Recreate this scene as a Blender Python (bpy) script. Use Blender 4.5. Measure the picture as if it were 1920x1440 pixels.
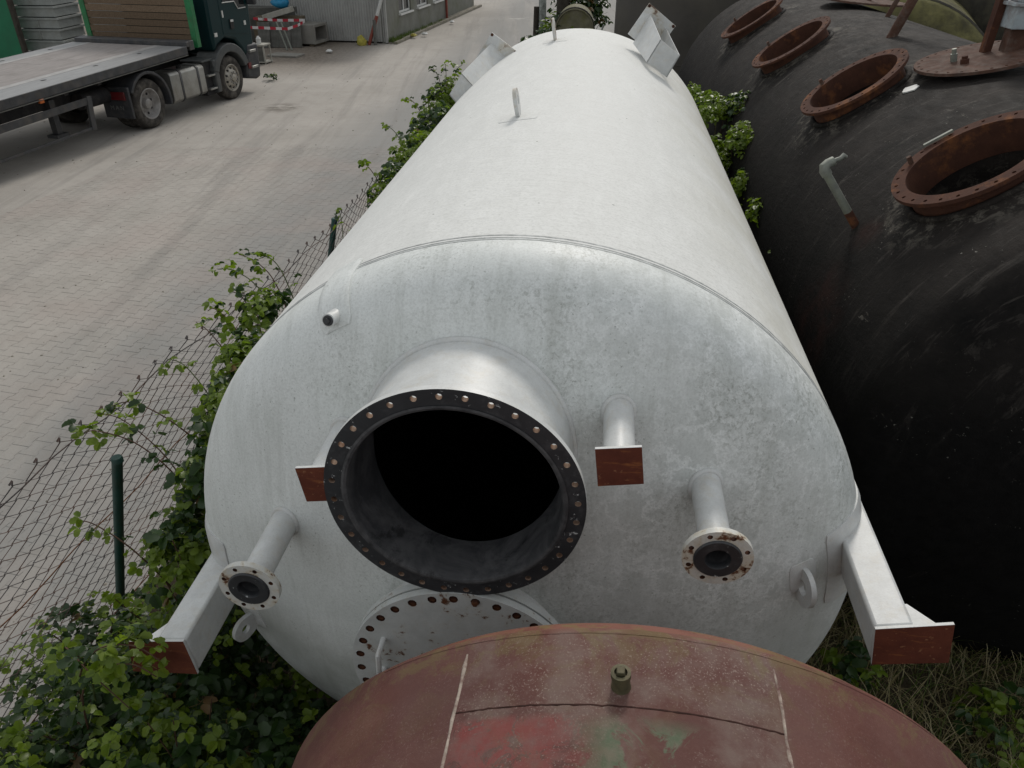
import bpy, bmesh, math, random
from mathutils import Vector, Matrix, Euler, noise as mnoise

for o in list(bpy.data.objects):
    bpy.data.objects.remove(o)
SC = bpy.context.scene
COL = SC.collection
PI = math.pi
rnd = random.Random(7)

# ------------------------------------------------------------------ camera, sky, sun, exposure
cam = bpy.data.cameras.new('camera')
cam_o = bpy.data.objects.new('camera', cam)
COL.objects.link(cam_o)
cam.sensor_fit = 'HORIZONTAL'
cam.sensor_width = 36.0
cam.lens = 36.0 * 1422.2 / 1920.0
cam.clip_start = 0.05
cam.clip_end = 2000
cam_o.location = (0, 0, 4.0)
cam_o.rotation_euler = (PI / 2 - 0.5552, 0, 0)
SC.camera = cam_o

SUN_EL, SUN_AZ = math.radians(40), math.radians(13)     # azimuth from +Y towards +X
world = bpy.data.worlds.new('World')
SC.world = world
world.use_nodes = True
wn = world.node_tree
for n in list(wn.nodes):
    wn.nodes.remove(n)
w_out = wn.nodes.new('ShaderNodeOutputWorld')
w_bg = wn.nodes.new('ShaderNodeBackground')
w_sky = wn.nodes.new('ShaderNodeTexSky')
w_sky.sky_type = 'NISHITA'
w_sky.sun_disc = False
w_sky.sun_elevation = SUN_EL
w_sky.sun_rotation = SUN_AZ
w_sky.air_density = 1.0
w_sky.dust_density = 4.0
w_sky.ozone_density = 1.0
w_hs = wn.nodes.new('ShaderNodeHueSaturation')
w_hs.inputs['Saturation'].default_value = 0.4
wn.links.new(w_sky.outputs[0], w_hs.inputs['Color'])
w_veil = wn.nodes.new('ShaderNodeMix')          # thin even cloud veil over the sky
w_veil.data_type = 'RGBA'
w_veil.inputs[0].default_value = 0.7
w_veil.inputs[7].default_value = (6.9, 7.15, 7.3, 1)
wn.links.new(w_hs.outputs[0], w_veil.inputs[6])
wn.links.new(w_veil.outputs[2], w_bg.inputs['Color'])
w_bg.inputs['Strength'].default_value = 0.10
wn.links.new(w_bg.outputs[0], w_out.inputs['Surface'])

sun = bpy.data.lights.new('sun', 'SUN')
sun.energy = 1.45
sun.angle = math.radians(10)
sun.color = (1.0, 0.95, 0.88)
sun_o = bpy.data.objects.new('sun', sun)
COL.objects.link(sun_o)
to_sun = Vector((math.sin(SUN_AZ) * math.cos(SUN_EL), math.cos(SUN_AZ) * math.cos(SUN_EL), math.sin(SUN_EL)))
sun_o.rotation_euler = to_sun.to_track_quat('Z', 'Y').to_euler()
sun_o.location = (0, 0, 30)

SC.view_settings.view_transform = 'Standard'
SC.view_settings.look = 'None'
SC.view_settings.exposure = 0.0
SC.view_settings.gamma = 1.0
SC.view_settings.use_curve_mapping = False

# ------------------------------------------------------------------ node material builder
class NM:
    def __init__(s, name):
        s.m = bpy.data.materials.new(name)
        s.m.use_nodes = True
        s.t = s.m.node_tree
        s.b = s.t.nodes['Principled BSDF']
        s._co = {}
    def n(s, typ, **kw):
        x = s.t.nodes.new(typ)
        for k, v in kw.items():
            setattr(x, k, v)
        return x
    def put(s, sock, v):
        if isinstance(v, bpy.types.NodeSocket):
            s.t.links.new(v, sock)
        elif isinstance(v, (tuple, list)) and len(v) == 3 and sock.type == 'RGBA':
            sock.default_value = (v[0], v[1], v[2], 1)
        else:
            sock.default_value = v
    def co(s, kind='Object'):
        if kind not in s._co:
            if kind == 'World':
                s._co[kind] = s.n('ShaderNodeNewGeometry').outputs['Position']
            else:
                s._co[kind] = s.n('ShaderNodeTexCoord').outputs[kind]
        return s._co[kind]
    def scaled(s, scale, kind='Object', rot=(0, 0, 0), loc=(0, 0, 0)):
        mp = s.n('ShaderNodeMapping')
        s.put(mp.inputs['Vector'], s.co(kind))
        mp.inputs['Scale'].default_value = scale
        mp.inputs['Rotation'].default_value = rot
        mp.inputs['Location'].default_value = loc
        return mp.outputs[0]
    def noise(s, scale, detail=4, rough=.6, dist=0, co=None):
        x = s.n('ShaderNodeTexNoise')
        s.put(x.inputs['Vector'], co if co is not None else s.co())
        x.inputs['Scale'].default_value = scale
        x.inputs['Detail'].default_value = detail
        x.inputs['Roughness'].default_value = rough
        x.inputs['Distortion'].default_value = dist
        return x.outputs['Fac']
    def voro(s, scale, feature='F1', co=None, out='Distance', rand=1):
        x = s.n('ShaderNodeTexVoronoi', feature=feature)
        s.put(x.inputs['Vector'], co if co is not None else s.co())
        x.inputs['Scale'].default_value = scale
        x.inputs['Randomness'].default_value = rand
        return x.outputs[out]
    def rng(s, v, a, b, c=0., d=1.):
        x = s.n('ShaderNodeMapRange')
        s.put(x.inputs['Value'], v)
        for i, q in enumerate((a, b, c, d)):
            x.inputs[i + 1].default_value = q
        return x.outputs[0]
    def math(s, op, a, b=0.):
        x = s.n('ShaderNodeMath', operation=op)
        s.put(x.inputs[0], a)
        s.put(x.inputs[1], b)
        return x.outputs[0]
    def xyz(s, co=None):
        x = s.n('ShaderNodeSeparateXYZ')
        s.put(x.inputs[0], co if co is not None else s.co())
        return x.outputs
    def mix(s, f, a, b, mode='MIX'):
        x = s.n('ShaderNodeMix', data_type='RGBA', blend_type=mode)
        s.put(x.inputs[0], f)
        s.put(x.inputs[6], a)
        s.put(x.inputs[7], b)
        return x.outputs[2]
    def sphere(s, c, r0, r1, kind='Object'):
        x = s.n('ShaderNodeVectorMath', operation='DISTANCE')
        s.put(x.inputs[0], s.co(kind))
        x.inputs[1].default_value = c
        return s.rng(x.outputs['Value'], r0, r1, 1., 0.)
    def fin(s, col, rough=.6, metal=0., bump=None, bstr=.3, bdist=.01, spec=.5, coat=0):
        s.put(s.b.inputs['Base Color'], col)
        s.put(s.b.inputs['Roughness'], rough)
        s.put(s.b.inputs['Metallic'], metal)
        s.b.inputs['Specular IOR Level'].default_value = spec
        s.b.inputs['Coat Weight'].default_value = coat
        if bump is not None:
            x = s.n('ShaderNodeBump')
            x.inputs['Strength'].default_value = bstr
            x.inputs['Distance'].default_value = bdist
            s.put(x.inputs['Height'], bump)
            s.t.links.new(x.outputs[0], s.b.inputs['Normal'])
        return s.m

MAT = {}
def simple(name, col, rough=.6, metal=0., var=.25, scale=6, spec=.5, dirt=None, dscale=3, damt=.5, bstr=.15):
    k = NM(name)
    f = k.noise(scale, 5, .65)
    a = tuple(c * (1 - var) for c in col)
    b = tuple(min(1, c * (1 + var)) for c in col)
    c = k.mix(k.rng(f, .3, .7), a, b)
    if dirt:
        g = k.rng(k.noise(dscale, 6, .7), .45, .7, 0, damt)
        c = k.mix(g, c, dirt)
    MAT[name] = k.fin(c, rough, metal, bump=k.noise(scale * 8, 3), bstr=bstr, bdist=.004, spec=spec)
    return MAT[name]

# white painted shell, weathered by rain on its upper side
def white_shell():
    k = NM('white_shell_paint')
    streak = k.noise(9, 6, .7, .4, co=k.scaled((1.3, .35, 1.3)))
    c = k.mix(k.rng(streak, .3, .72), (.645, .65, .63), (.75, .755, .735))
    fine = k.noise(75, 5, .78)
    wipe = k.noise(16, 6, .75, .4, co=k.scaled((.4, 4.5, .4)))
    c = k.mix(k.rng(wipe, .5, .68, 0, .42), c, (.50, .50, .475))
    c = k.mix(k.rng(fine, .47, .66, 0, .5), c, (.45, .455, .43))
    # beige algae film that sits on the flanks
    x = k.xyz()[0]
    side = k.math('MULTIPLY', k.rng(x, .55, 1.35), k.rng(k.noise(2.2, 5, .7), .3, .62))
    c = k.mix(k.math('MULTIPLY', side, .65), c, (.42, .40, .30))
    scr = k.noise(20, 4, .6, .5, co=k.scaled((.35, 3.2, .35), rot=(0, 0, .18)))
    c = k.mix(k.rng(scr, .58, .72, 0, .35), c, (.74, .74, .72))
    sp = k.rng(k.voro(11), .05, .075, .9, 0)
    sp = k.math('MULTIPLY', sp, k.rng(k.noise(9, 2), .54, .58))
    c = k.mix(sp, c, (.10, .09, .07))
    MAT['shell'] = k.fin(c, k.rng(streak, .3, .7, .66, .8), 0, bump=k.math('ADD', fine, k.math('MULTIPLY', k.noise(3, 2), .6)), bstr=.12, bdist=.004, spec=.28)
white_shell()

# the head: same paint, under a grey film with pale wandering washed trails and dark specks
def white_head():
    k = NM('white_head_paint')
    warp = k.n('ShaderNodeVectorMath', operation='ADD')
    nz = k.n('ShaderNodeTexNoise'); nz.inputs['Scale'].default_value = 7; nz.inputs['Detail'].default_value = 7; nz.inputs['Roughness'].default_value = .68
    k.put(nz.inputs['Vector'], k.co())
    sc = k.n('ShaderNodeVectorMath', operation='SCALE'); sc.inputs['Scale'].default_value = .34
    k.put(sc.inputs[0], nz.outputs['Color'])
    k.put(warp.inputs[0], k.co()); k.put(warp.inputs[1], sc.outputs[0])
    x, y, z = k.xyz()
    big = k.noise(3.2, 6, .65)
    c = k.mix(k.rng(big, .3, .7), (.665, .69, .67), (.755, .775, .76))
    ed = k.voro(8.5, 'DISTANCE_TO_EDGE', co=warp.outputs[0])
    trail = k.rng(ed, .0, .16, 1, 0)
    right = k.rng(x, -.25, .45)
    c = k.mix(k.math('MULTIPLY', right, k.rng(k.noise(4.5, 5, .7), .3, .6, .1, .5)), c, (.45, .475, .46))
    trail = k.math('MULTIPLY', trail, k.math('MULTIPLY', right, k.rng(k.noise(2.4, 3), .34, .56)))
    c = k.mix(k.math('MULTIPLY', k.math('MULTIPLY', trail, k.rng(k.noise(26, 4, .7), .25, .5)), .95), c, (.80, .82, .81))
    mott = k.noise(62, 6, .75, .6)
    patch = k.math('MULTIPLY', k.math('MULTIPLY', k.rng(k.noise(2.6, 4, .6), .42, .62), k.rng(z, 1.3, 2.0)), k.rng(x, -.75, -.2, .25, 1))
    dk = k.math('MULTIPLY', k.rng(mott, .48, .66), patch)
    c = k.mix(k.math('MULTIPLY', dk, .95), c, (.27, .285, .255))
    sp = k.math('MULTIPLY', k.rng(k.noise(85, 3, .7), .63, .69), k.rng(k.noise(3.4, 3), .40, .54))
    c = k.mix(k.math('MULTIPLY', sp, .6), c, (.13, .14, .11))
    run = k.noise(3, 6, .7, .25, co=k.scaled((5., .8, .55)))
    c = k.mix(k.math('MULTIPLY', k.rng(run, .5, .68), .32), c, (.36, .375, .34))
    shade_grime = k.math('MULTIPLY', k.rng(z, 2.0, .6), k.rng(k.noise(1.8, 5, .65), .3, .65))  # painted shade mixed with greenish grime, darkening the head towards its bottom
    c = k.mix(k.math('MULTIPLY', shade_grime, .95), c, (.18, .185, .15))
    c = k.mix(k.rng(k.noise(120, 3, .7), .42, .75, 0, .45), c, (.38, .39, .37))
    dent = k.noise(1.6, 3, .5)
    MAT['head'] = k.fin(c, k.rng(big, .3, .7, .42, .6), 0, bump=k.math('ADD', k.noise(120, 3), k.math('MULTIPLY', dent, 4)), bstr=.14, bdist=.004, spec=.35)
white_head()

def white_part(name, chips, col=(.60, .61, .60), csc=17, rustcol=(.17, .065, .025)):
    k = NM(name)
    c = k.mix(k.rng(k.noise(11, 5, .7), .3, .7), tuple(q * .86 for q in col), tuple(q * 1.08 for q in col))
    c = k.mix(k.rng(k.noise(150, 2), .48, .75, 0, .3), c, (.38, .38, .36))
    nf = k.noise(csc, 6, .68, .3)
    st = k.rng(nf, .60 - chips * .5, .66 - chips * .5)
    c = k.mix(k.math('MULTIPLY', k.rng(nf, .50 - chips * .5, .64 - chips * .5), .55 if chips > 0.02 else .15), c, (.46, .36, .2))
    c = k.mix(st if chips > 0 else 0., c, k.mix(k.noise(60, 4), rustcol, (.06, .03, .02)))
    MAT[name] = k.fin(c, .45, 0, bump=k.noise(100, 3), bstr=.12, bdist=.003)
white_part('white_paint', 0.0)
white_part('chipped_white', 0.03, (.62, .63, .62), 5.)
white_part('flange_white', 0.10, (.58, .58, .54))
white_part('cover_white', 0.012, (.50, .52, .51))

def rust_plate():
    k = NM('rust_plate')
    c = k.mix(k.rng(k.noise(7, 5, .7), .3, .7), (.085, .024, .016), (.15, .045, .025))
    h = k.noise(16, 5, .7, 0, co=k.scaled((.5, 1, 2.6)))
    c = k.mix(k.rng(h, .56, .72, 0, .8), c, (.27, .10, .035))
    c = k.mix(k.rng(k.noise(48, 3), .64, .72, 0, .6), c, (.33, .17, .09))
    MAT['rust_plate'] = k.fin(c, .8, 0, bump=k.noise(70, 4), bstr=.3, bdist=.004, spec=.2)
rust_plate()
def rust_flange():
    k = NM('rust_flange')
    c = k.mix(k.rng(k.noise(6, 6, .7), .3, .7), (.048, .023, .017), (.095, .042, .027))
    c = k.mix(k.rng(k.noise(5, 5, .7), .54, .70, 0, .8), c, (.22, .088, .034))
    c = k.mix(k.rng(k.noise(45, 4), .6, .75, 0, .5), c, (.07, .03, .025))
    MAT['rust_flange'] = k.fin(c, .85, 0, bump=k.noise(60, 5), bstr=.4, bdist=.005, spec=.15)
rust_flange()
simple('hole_rust', (.28, .20, .15), .8, 0, .4, 30, .2, dirt=(.2, .08, .03), dscale=20, damt=.6)
simple('dark_rust', (.055, .024, .016), .85, 0, .5, 25, .15, dirt=(.16, .06, .02), dscale=9, damt=.7)
simple('tank_inside', (.006, .005, .005), .95, 0, .3, 8, .05)
simple('old_rust', (.085, .045, .032), .85, 0, .4, 8, .15, dirt=(.2, .19, .17), dscale=14, damt=.35)

def black_rubber():
    k = NM('black_rubber')
    c = k.mix(k.rng(k.noise(7, 5, .7), .3, .7), (.030, .031, .034), (.048, .049, .053))
    dust = k.math('MULTIPLY', k.rng(k.noise(5, 6, .75, .8), .42, .60), .7)
    c = k.mix(dust, c, (.105, .105, .108))
    c = k.mix(k.rng(k.noise(9, 5, .75, .5), .56, .64, 0, .7), c, (.012, .012, .013))
    MAT['rubber'] = k.fin(c, .55, 0, bump=k.noise(40, 3), bstr=.1, bdist=.003)
    k = NM('black_gasket')
    c = k.mix(k.rng(k.noise(9, 5, .7), .3, .7), (.022, .024, .027), (.036, .038, .042))
    chip = k.rng(k.noise(38, 5, .75), .635, .67)
    c = k.mix(k.rng(k.noise(14, 5, .75, .5), .52, .68, 0, .6), c, (.075, .078, .082))
    x, y, z = k.xyz()
    c = k.mix(chip, c, (.52, .54, .54))
    MAT['gasket'] = k.fin(c, .42, 0, bump=k.noise(50, 3), bstr=.15, bdist=.003)
black_rubber()

def bitumen():
    k = NM('bitumen')
    br = k.noise(11, 6, .75, .3, co=k.scaled((1.4, .5, 1.4)))
    c = k.mix(k.rng(br, .3, .72), (.0028, .0028, .0028), (.0095, .009, .0087))
    z = k.xyz()[2]
    dust = k.math('MULTIPLY', k.rng(z, 1.9, 3.0), k.rng(k.noise(2.2, 6, .7), .3, .66))
    c = k.mix(k.math('MULTIPLY', dust, .62), c, (.056, .047, .041))
    st = k.math('MULTIPLY', k.rng(k.noise(5, 6, .75, 1.2, co=k.scaled((1, .45, 1))), .64, .72), k.rng(k.noise(1.1, 2), .45, .6))
    c = k.mix(k.math('MULTIPLY', st, .7), c, (.20, .185, .16))
    for cen, r in (((-1.46, 4.38, 1.85), .34), ((-1.26, 4.45, 2.36), .13), ((-1.22, 4.64, 2.3), .09)):
        mk = k.math('MULTIPLY', k.sphere(cen, r * .55, r * 1.2), k.rng(k.noise(5, 5, .7), .35, .6))
        c = k.mix(k.math('MULTIPLY', mk, .55), c, (.035, .014, .011))
    tv = k.noise(7, 6, .75, .5, co=k.scaled((.5, 3.2, .5), rot=(0, 0, .25)))
    c = k.mix(k.math('MULTIPLY', k.rng(tv, .56, .70, 0, .6), k.rng(z, 1.6, 2.5)), c, (.085, .076, .068))
    for M in (4.26, 6.41, 8.55, 10.7):
        cen = (-math.sin(.607) * 1.56, M, 1.548 + math.cos(.607) * 1.56)
        x = k.n('ShaderNodeVectorMath', operation='DISTANCE')
        k.put(x.inputs[0], k.co()); x.inputs[1].default_value = cen
        ring = k.math('MULTIPLY', k.rng(x.outputs['Value'], .36, .40), k.rng(x.outputs['Value'], .62, .44))
        ring = k.math('MULTIPLY', ring, k.rng(k.noise(9, 6, .78, .6), .50, .60))
        c = k.mix(k.math('MULTIPLY', ring, .55), c, (.17, .155, .13))
    ch = k.rng(k.noise(42, 4, .7), .66, .70, 0, .7)
    c = k.mix(k.math('MULTIPLY', ch, k.rng(k.noise(3, 2), .5, .6)), c, (.3, .29, .26))
    MAT['bitumen'] = k.fin(c, k.rng(br, .3, .7, .7, .9), 0, bump=k.math('ADD', br, k.math('MULTIPLY', k.noise(40, 5, .7), .4)), bstr=.5, bdist=.014, spec=.11)
bitumen()

def red_primer():
    k = NM('red_primer')
    n1 = k.noise(3, 6, .7)
    x, y, z = k.xyz()
    strip = k.math('MULTIPLY', k.rng(x, -.45, -.42), k.rng(x, .27, .24))
    c = k.mix(k.rng(n1, .3, .7), (.080, .029, .022), (.128, .046, .035))
    c = k.mix(k.rng(k.noise(1.7, 4, .6), .5, .68, 0, .6), c, (.10, .05, .045))
    gs = k.math('MULTIPLY', k.rng(k.noise(190, 3, .7), .56, .68), k.rng(k.noise(4.5, 4), .40, .58))
    gs = k.math('MULTIPLY', gs, k.rng(strip, 0, 1, .3, 1))
    c = k.mix(k.math('MULTIPLY', gs, .7), c, (.34, .27, .23))
    c = k.mix(k.math('MULTIPLY', k.math('MULTIPLY', k.rng(k.noise(6, 5, .65), .45, .62), k.rng(strip, 0, 1, .15, 1)), .6), c, (.165, .125, .105))
    x, y, z = k.xyz()
    # remains of an older coat of paint between the two long seams, in front of the cross seam
    zone = k.math('MULTIPLY', k.math('MULTIPLY', k.rng(y, .99, .97), k.rng(x, -.45, -.41)), k.rng(x, -.10, -.24))
    redp = k.math('MULTIPLY', zone, k.rng(k.noise(14, 7, .8, .6), .43, .47))
    c = k.mix(k.math('MULTIPLY', redp, .75), c, k.mix(k.rng(k.noise(30, 4), .4, .7), (.20, .042, .038), (.17, .075, .066)))
    gz = k.math('MULTIPLY', k.math('MULTIPLY', k.rng(y, .99, .95), k.rng(k.math('ABSOLUTE', k.math('SUBTRACT', x, -.035)), .15, .07)), k.rng(k.noise(7, 6, .7, .6, co=k.scaled((1, 1, 1), loc=(3, 1, 0))), .46, .50))
    c = k.mix(k.math('MULTIPLY', gz, .75), c, k.mix(k.rng(k.noise(45, 4), .4, .65), (.075, .125, .07), (.14, .145, .10)))
    # yellow-green lichen, thickest along the far rim
    rim = k.math('ADD', k.rng(y, 1.06, 1.28), .15)
    edge = k.math('MULTIPLY', k.rng(y, 1.19, 1.25), k.rng(k.noise(6, 5, .7), .3, .55))
    c = k.mix(k.math('MULTIPLY', edge, .7), c, (.21, .075, .05))
    li = k.math('MULTIPLY', k.rng(k.noise(8, 6, .75, .8), .50, .60), rim)
    c = k.mix(k.math('MULTIPLY', li, .5), c, (.15, .135, .045))
    sc = k.rng(k.noise(26, 5, .7, 0, co=k.scaled((1.6, .7, 1), rot=(0, 0, .4))), .735, .76, 0, .5)
    c = k.mix(sc, c, (.42, .33, .28))
    MAT['red_primer'] = k.fin(c, .72, 0, bump=k.math('ADD', k.noise(70, 5, .7), k.math('MULTIPLY', k.noise(6, 3), .7)), bstr=.3, bdist=.005, spec=.3)
red_primer()
simple('seam_brown', (.040, .018, .014), .85, 0, .4, 25, .15)
simple('brass_green', (.10, .085, .045), .6, .3, .4, 30, .4, dirt=(.05, .055, .03), dscale=25, damt=.7)
simple('pale_weld', (.36, .30, .25), .8, 0, .4, 25, .3, dirt=(.12, .05, .042), dscale=30, damt=1.)
simple('grey_weld', (.30, .31, .305), .6, 0, .3, 60, .3, dirt=(.62, .63, .62), dscale=14, damt=.8)
simple('galvanised', (.19, .20, .175), .55, .3, .25, 18, .5, dirt=(.2, .22, .16), dscale=9, damt=.7)

def ground_mat():
    k = NM('dusty_yard')
    W = 'World'
    x, y, z = k.xyz(k.co(W))
    n1 = k.noise(.5, 6, .65, 0, co=k.co(W))
    c = k.mix(k.rng(n1, .3, .7), (.335, .312, .28), (.425, .395, .36))
    # wheel lanes swept clean: greyer concrete shows along the carriageway
    ln = k.math('SUBTRACT', x, k.math('MULTIPLY', y, .12))
    lane = k.math('MULTIPLY', k.rng(ln, -6.2, -4.8), k.rng(k.noise(.35, 4, .6, 0, co=k.scaled((3.4, .25, 1), W, rot=(0, 0, .12))), .25, .5))
    c = k.mix(k.math('MULTIPLY', lane, .85), c, (.252, .25, .24))
    tr = k.noise(1.0, 6, .7, .3, co=k.scaled((2.2, .12, 1), W, rot=(0, 0, .2)))
    c = k.mix(k.rng(tr, .5, .66, 0, .5), c, (.215, .205, .19))
    c = k.mix(k.rng(k.noise(3.5, 6, .75, 0, co=k.co(W)), .5, .75, 0, .4), c, (.24, .215, .19))
    c = k.mix(k.rng(k.noise(55, 3, .7, 0, co=k.co(W)), .45, .75, 0, .35), c, (.22, .2, .18))
    hole = k.math('MULTIPLY', k.sphere((-5.58, 19.15, 0), .2, .62, W), k.rng(k.noise(2.6, 4, .6, 0, co=k.scaled((1, 1.6, 1), W)), .38, .55))
    c = k.mix(k.math('MULTIPLY', hole, .75), c, (.115, .10, .08))
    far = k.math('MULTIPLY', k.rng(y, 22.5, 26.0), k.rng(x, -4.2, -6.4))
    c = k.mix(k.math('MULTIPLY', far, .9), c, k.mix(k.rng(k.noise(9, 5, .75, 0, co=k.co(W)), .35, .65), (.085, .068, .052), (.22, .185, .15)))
    arrow = k.math('MULTIPLY', k.sphere((.1, 37.5, 0), .3, .9, W), k.rng(k.noise(2.2, 3, .6, 0, co=k.co(W)), .5, .6))
    c = k.mix(k.math('MULTIPLY', arrow, .5), c, (.5, .48, .44))
    MAT['yard'] = k.fin(c, .9, 0, bump=k.math('ADD', k.noise(35, 4, .7, 0, co=k.co(W)), k.noise(4, 3, .6, 0, co=k.co(W))), bstr=.25, bdist=.01, spec=.2)
    # the paving stones: the same dust over concrete, every stone a shade of its own
    k = NM('concrete_paver')
    x, y, z = k.xyz(k.co(W))
    isl = k.n('ShaderNodeNewGeometry').outputs['Random Per Island']
    n1 = k.noise(.5, 6, .65, 0, co=k.co(W))
    c = k.mix(k.rng(n1, .3, .7), (.335, .312, .28), (.42, .39, .355))
    ln = k.math('SUBTRACT', x, k.math('MULTIPLY', y, .12))
    lane = k.math('MULTIPLY', k.rng(ln, -6.2, -4.8), k.rng(k.noise(.35, 4, .6, 0, co=k.scaled((3.4, .25, 1), W, rot=(0, 0, .12))), .25, .5))
    c = k.mix(k.math('MULTIPLY', lane, .85), c, (.252, .25, .24))
    tr = k.noise(1.0, 6, .7, .3, co=k.scaled((2.2, .12, 1), W, rot=(0, 0, .2)))
    c = k.mix(k.rng(tr, .5, .66, 0, .5), c, (.215, .205, .19))
    c = k.mix(k.rng(isl, 0, 1, 0, .12), c, (.2, .185, .165))
    pink = k.rng(k.noise(.8, 3, .5, 0, co=k.co(W)), .45, .65, 0, .35)
    c = k.mix(pink, c, (.36, .30, .27))
    c = k.mix(k.rng(k.noise(3.5, 6, .75, 0, co=k.co(W)), .5, .75, 0, .45), c, (.235, .21, .185))
    c = k.mix(k.rng(k.noise(60, 3, .7, 0, co=k.co(W)), .45, .75, 0, .35), c, (.21, .19, .17))
    MAT['paver'] = k.fin(c, .9, 0, bump=k.noise(50, 4, .7, 0, co=k.co(W)), bstr=.25, bdist=.004, spec=.2)
    k = NM('dark_earth')
    c = k.mix(k.rng(k.noise(2.5, 6, .7, 0, co=k.co(W)), .3, .7), (.034, .028, .018), (.09, .074, .05))
    c = k.mix(k.rng(k.noise(22, 5, .75, 0, co=k.co(W)), .55, .7, 0, .6), c, (.13, .11, .07))
    MAT['earth'] = k.fin(c, .95, 0, bump=k.noise(14, 6, .75, 0, co=k.co(W)), bstr=.8, bdist=.04, spec=.1)
ground_mat()

def leaf_mat(name, a, b, tr=.35):
    k = NM(name)
    oi = k.n('ShaderNodeNewGeometry').outputs['Random Per Island']
    c = k.mix(k.math('ADD', k.math('MULTIPLY', oi, .6), k.math('MULTIPLY', k.noise(3, 2, .5, 0, co=k.co('World')), .4)), a, b)
    c = k.mix(k.rng(k.noise(90, 3, .6, 0, co=k.co('World')), .5, .8, 0, .25), c, tuple(q * .55 for q in a))
    k.fin(c, .38, 0, spec=.4)
    tl = k.n('ShaderNodeBsdfTranslucent')
    k.put(tl.inputs['Color'], k.mix(1., c, (1.5, 1.6, .7), 'MULTIPLY'))
    mx = k.n('ShaderNodeMixShader')
    mx.inputs[0].default_value = tr
    k.t.links.new(k.b.outputs[0], mx.inputs[1])
    k.t.links.new(tl.outputs[0], mx.inputs[2])
    out = [n for n in k.t.nodes if n.type == 'OUTPUT_MATERIAL'][0]
    k.t.links.new(mx.outputs[0], out.inputs['Surface'])
    MAT[name] = k.m
leaf_mat('leaf_young', (.085, .145, .011), (.175, .235, .03), .42)
leaf_mat('leaf_old', (.013, .033, .009), (.034, .070, .015), .25)
leaf_mat('leaf_dry', (.12, .07, .03), (.2, .13, .06), .2)
leaf_mat('straw', (.20, .165, .085), (.36, .31, .17), .22)
leaf_mat('grass_green', (.05, .085, .015), (.10, .14, .03), .3)
simple('cane', (.075, .04, .025), .7, 0, .4, 20, .3)
simple('cane_green', (.07, .09, .03), .6, 0, .4, 20, .3)
simple('wire', (.045, .038, .038), .6, .2, .3, 30, .5, dirt=(.13, .05, .02), dscale=4, damt=.8)
simple('rusty_wire', (.15, .06, .025), .8, 0, .4, 20, .2)
simple('green_post', (.010, .055, .047), .5, 0, .3, 10, .4, dirt=(.05, .05, .04), dscale=6, damt=.5)

simple('truck_green', (.003, .022, .024), .38, 0, .1, 3, .22, dirt=(.01, .03, .03), dscale=2, damt=.25, bstr=.02)
simple('dark_plastic', (.028, .03, .034), .6, 0, .25, 5, .4, dirt=(.12, .11, .10), dscale=3, damt=.45, bstr=.05)
simple('fender_grey', (.055, .06, .06), .5, 0, .25, 5, .4, dirt=(.13, .125, .115), dscale=3, damt=.5, bstr=.05)
simple('tyre', (.045, .041, .037), .9, 0, .25, 8, .2, dirt=(.16, .145, .125), dscale=4, damt=.75)
simple('rim', (.28, .27, .26), .55, .2, .25, 8, .5, dirt=(.16, .14, .12), dscale=5, damt=.6)
simple('hub_metal', (.35, .33, .29), .5, .5, .3, 12, .5, dirt=(.2, .17, .13), dscale=8, damt=.6)
simple('aluminium', (.34, .34, .32), .42, .75, .15, 4, .5, dirt=(.2, .18, .15), dscale=3, damt=.6, bstr=.03)
simple('chassis', (.018, .018, .02), .7, 0, .3, 6, .3, dirt=(.07, .06, .05), dscale=3, damt=.5)
simple('tail_red', (.12, .008, .01), .35, 0, .15, 10, .5, dirt=(.06, .04, .035), dscale=6, damt=.5, bstr=.02)
simple('amber', (.5, .12, .02), .35, 0, .15, 10, .5, bstr=.02)
simple('valve_red', (.20, .02, .02), .5, 0, .2, 10, .4)
simple('letter_white', (.55, .55, .52), .6, 0, .2, 20, .3)
simple('letter_grey', (.12, .12, .115), .6, 0, .2, 20, .3)
simple('steel_dark', (.06, .062, .066), .5, .4, .3, 6, .5, dirt=(.14, .12, .1), dscale=4, damt=.5)
simple('stake_green', (.015, .16, .055), .5, 0, .2, 6, .4, dirt=(.06, .08, .04), dscale=5, damt=.5)
simple('container_green', (.004, .125, .055), .5, 0, .12, 3, .4, dirt=(.02, .07, .04), dscale=2, damt=.3, bstr=.03)
simple('glass_dark', (.01, .012, .013), .08, 0, .1, 2, .6, bstr=0)
simple('grey_tray', (.27, .285, .275), .65, 0, .12, 4, .4, dirt=(.19, .19, .17), dscale=3, damt=.6, bstr=.05)
simple('grey_tray_dark', (.03, .033, .035), .7, 0, .2, 6, .3)
simple('wall_sheet', (.33, .33, .315), .6, 0, .12, 2, .4, dirt=(.22, .215, .2), dscale=1.5, damt=.6, bstr=.05)
simple('render_grey', (.185, .185, .165), .9, 0, .12, 2, .2, dirt=(.12, .125, .085), dscale=1.2, damt=.7)
simple('frame_white', (.55, .55, .53), .5, 0, .1, 6, .4)
simple('kerb', (.22, .20, .17), .9, 0, .25, 5, .2, dirt=(.10, .11, .05), dscale=3, damt=.7)
simple('pipe_red', (.19, .04, .025), .5, 0, .2, 8, .4)
simple('pole_white', (.5, .5, .48), .5, 0, .15, 8, .4)
simple('concrete', (.23, .22, .20), .9, 0, .2, 6, .2, dirt=(.13, .12, .09), dscale=3, damt=.6)
simple('board_grey', (.12, .118, .108), .85, 0, .25, 6, .2, dirt=(.06, .06, .05), dscale=4, damt=.6)
simple('blue_sack', (.01, .17, .32), .5, 0, .2, 8, .4)
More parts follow.
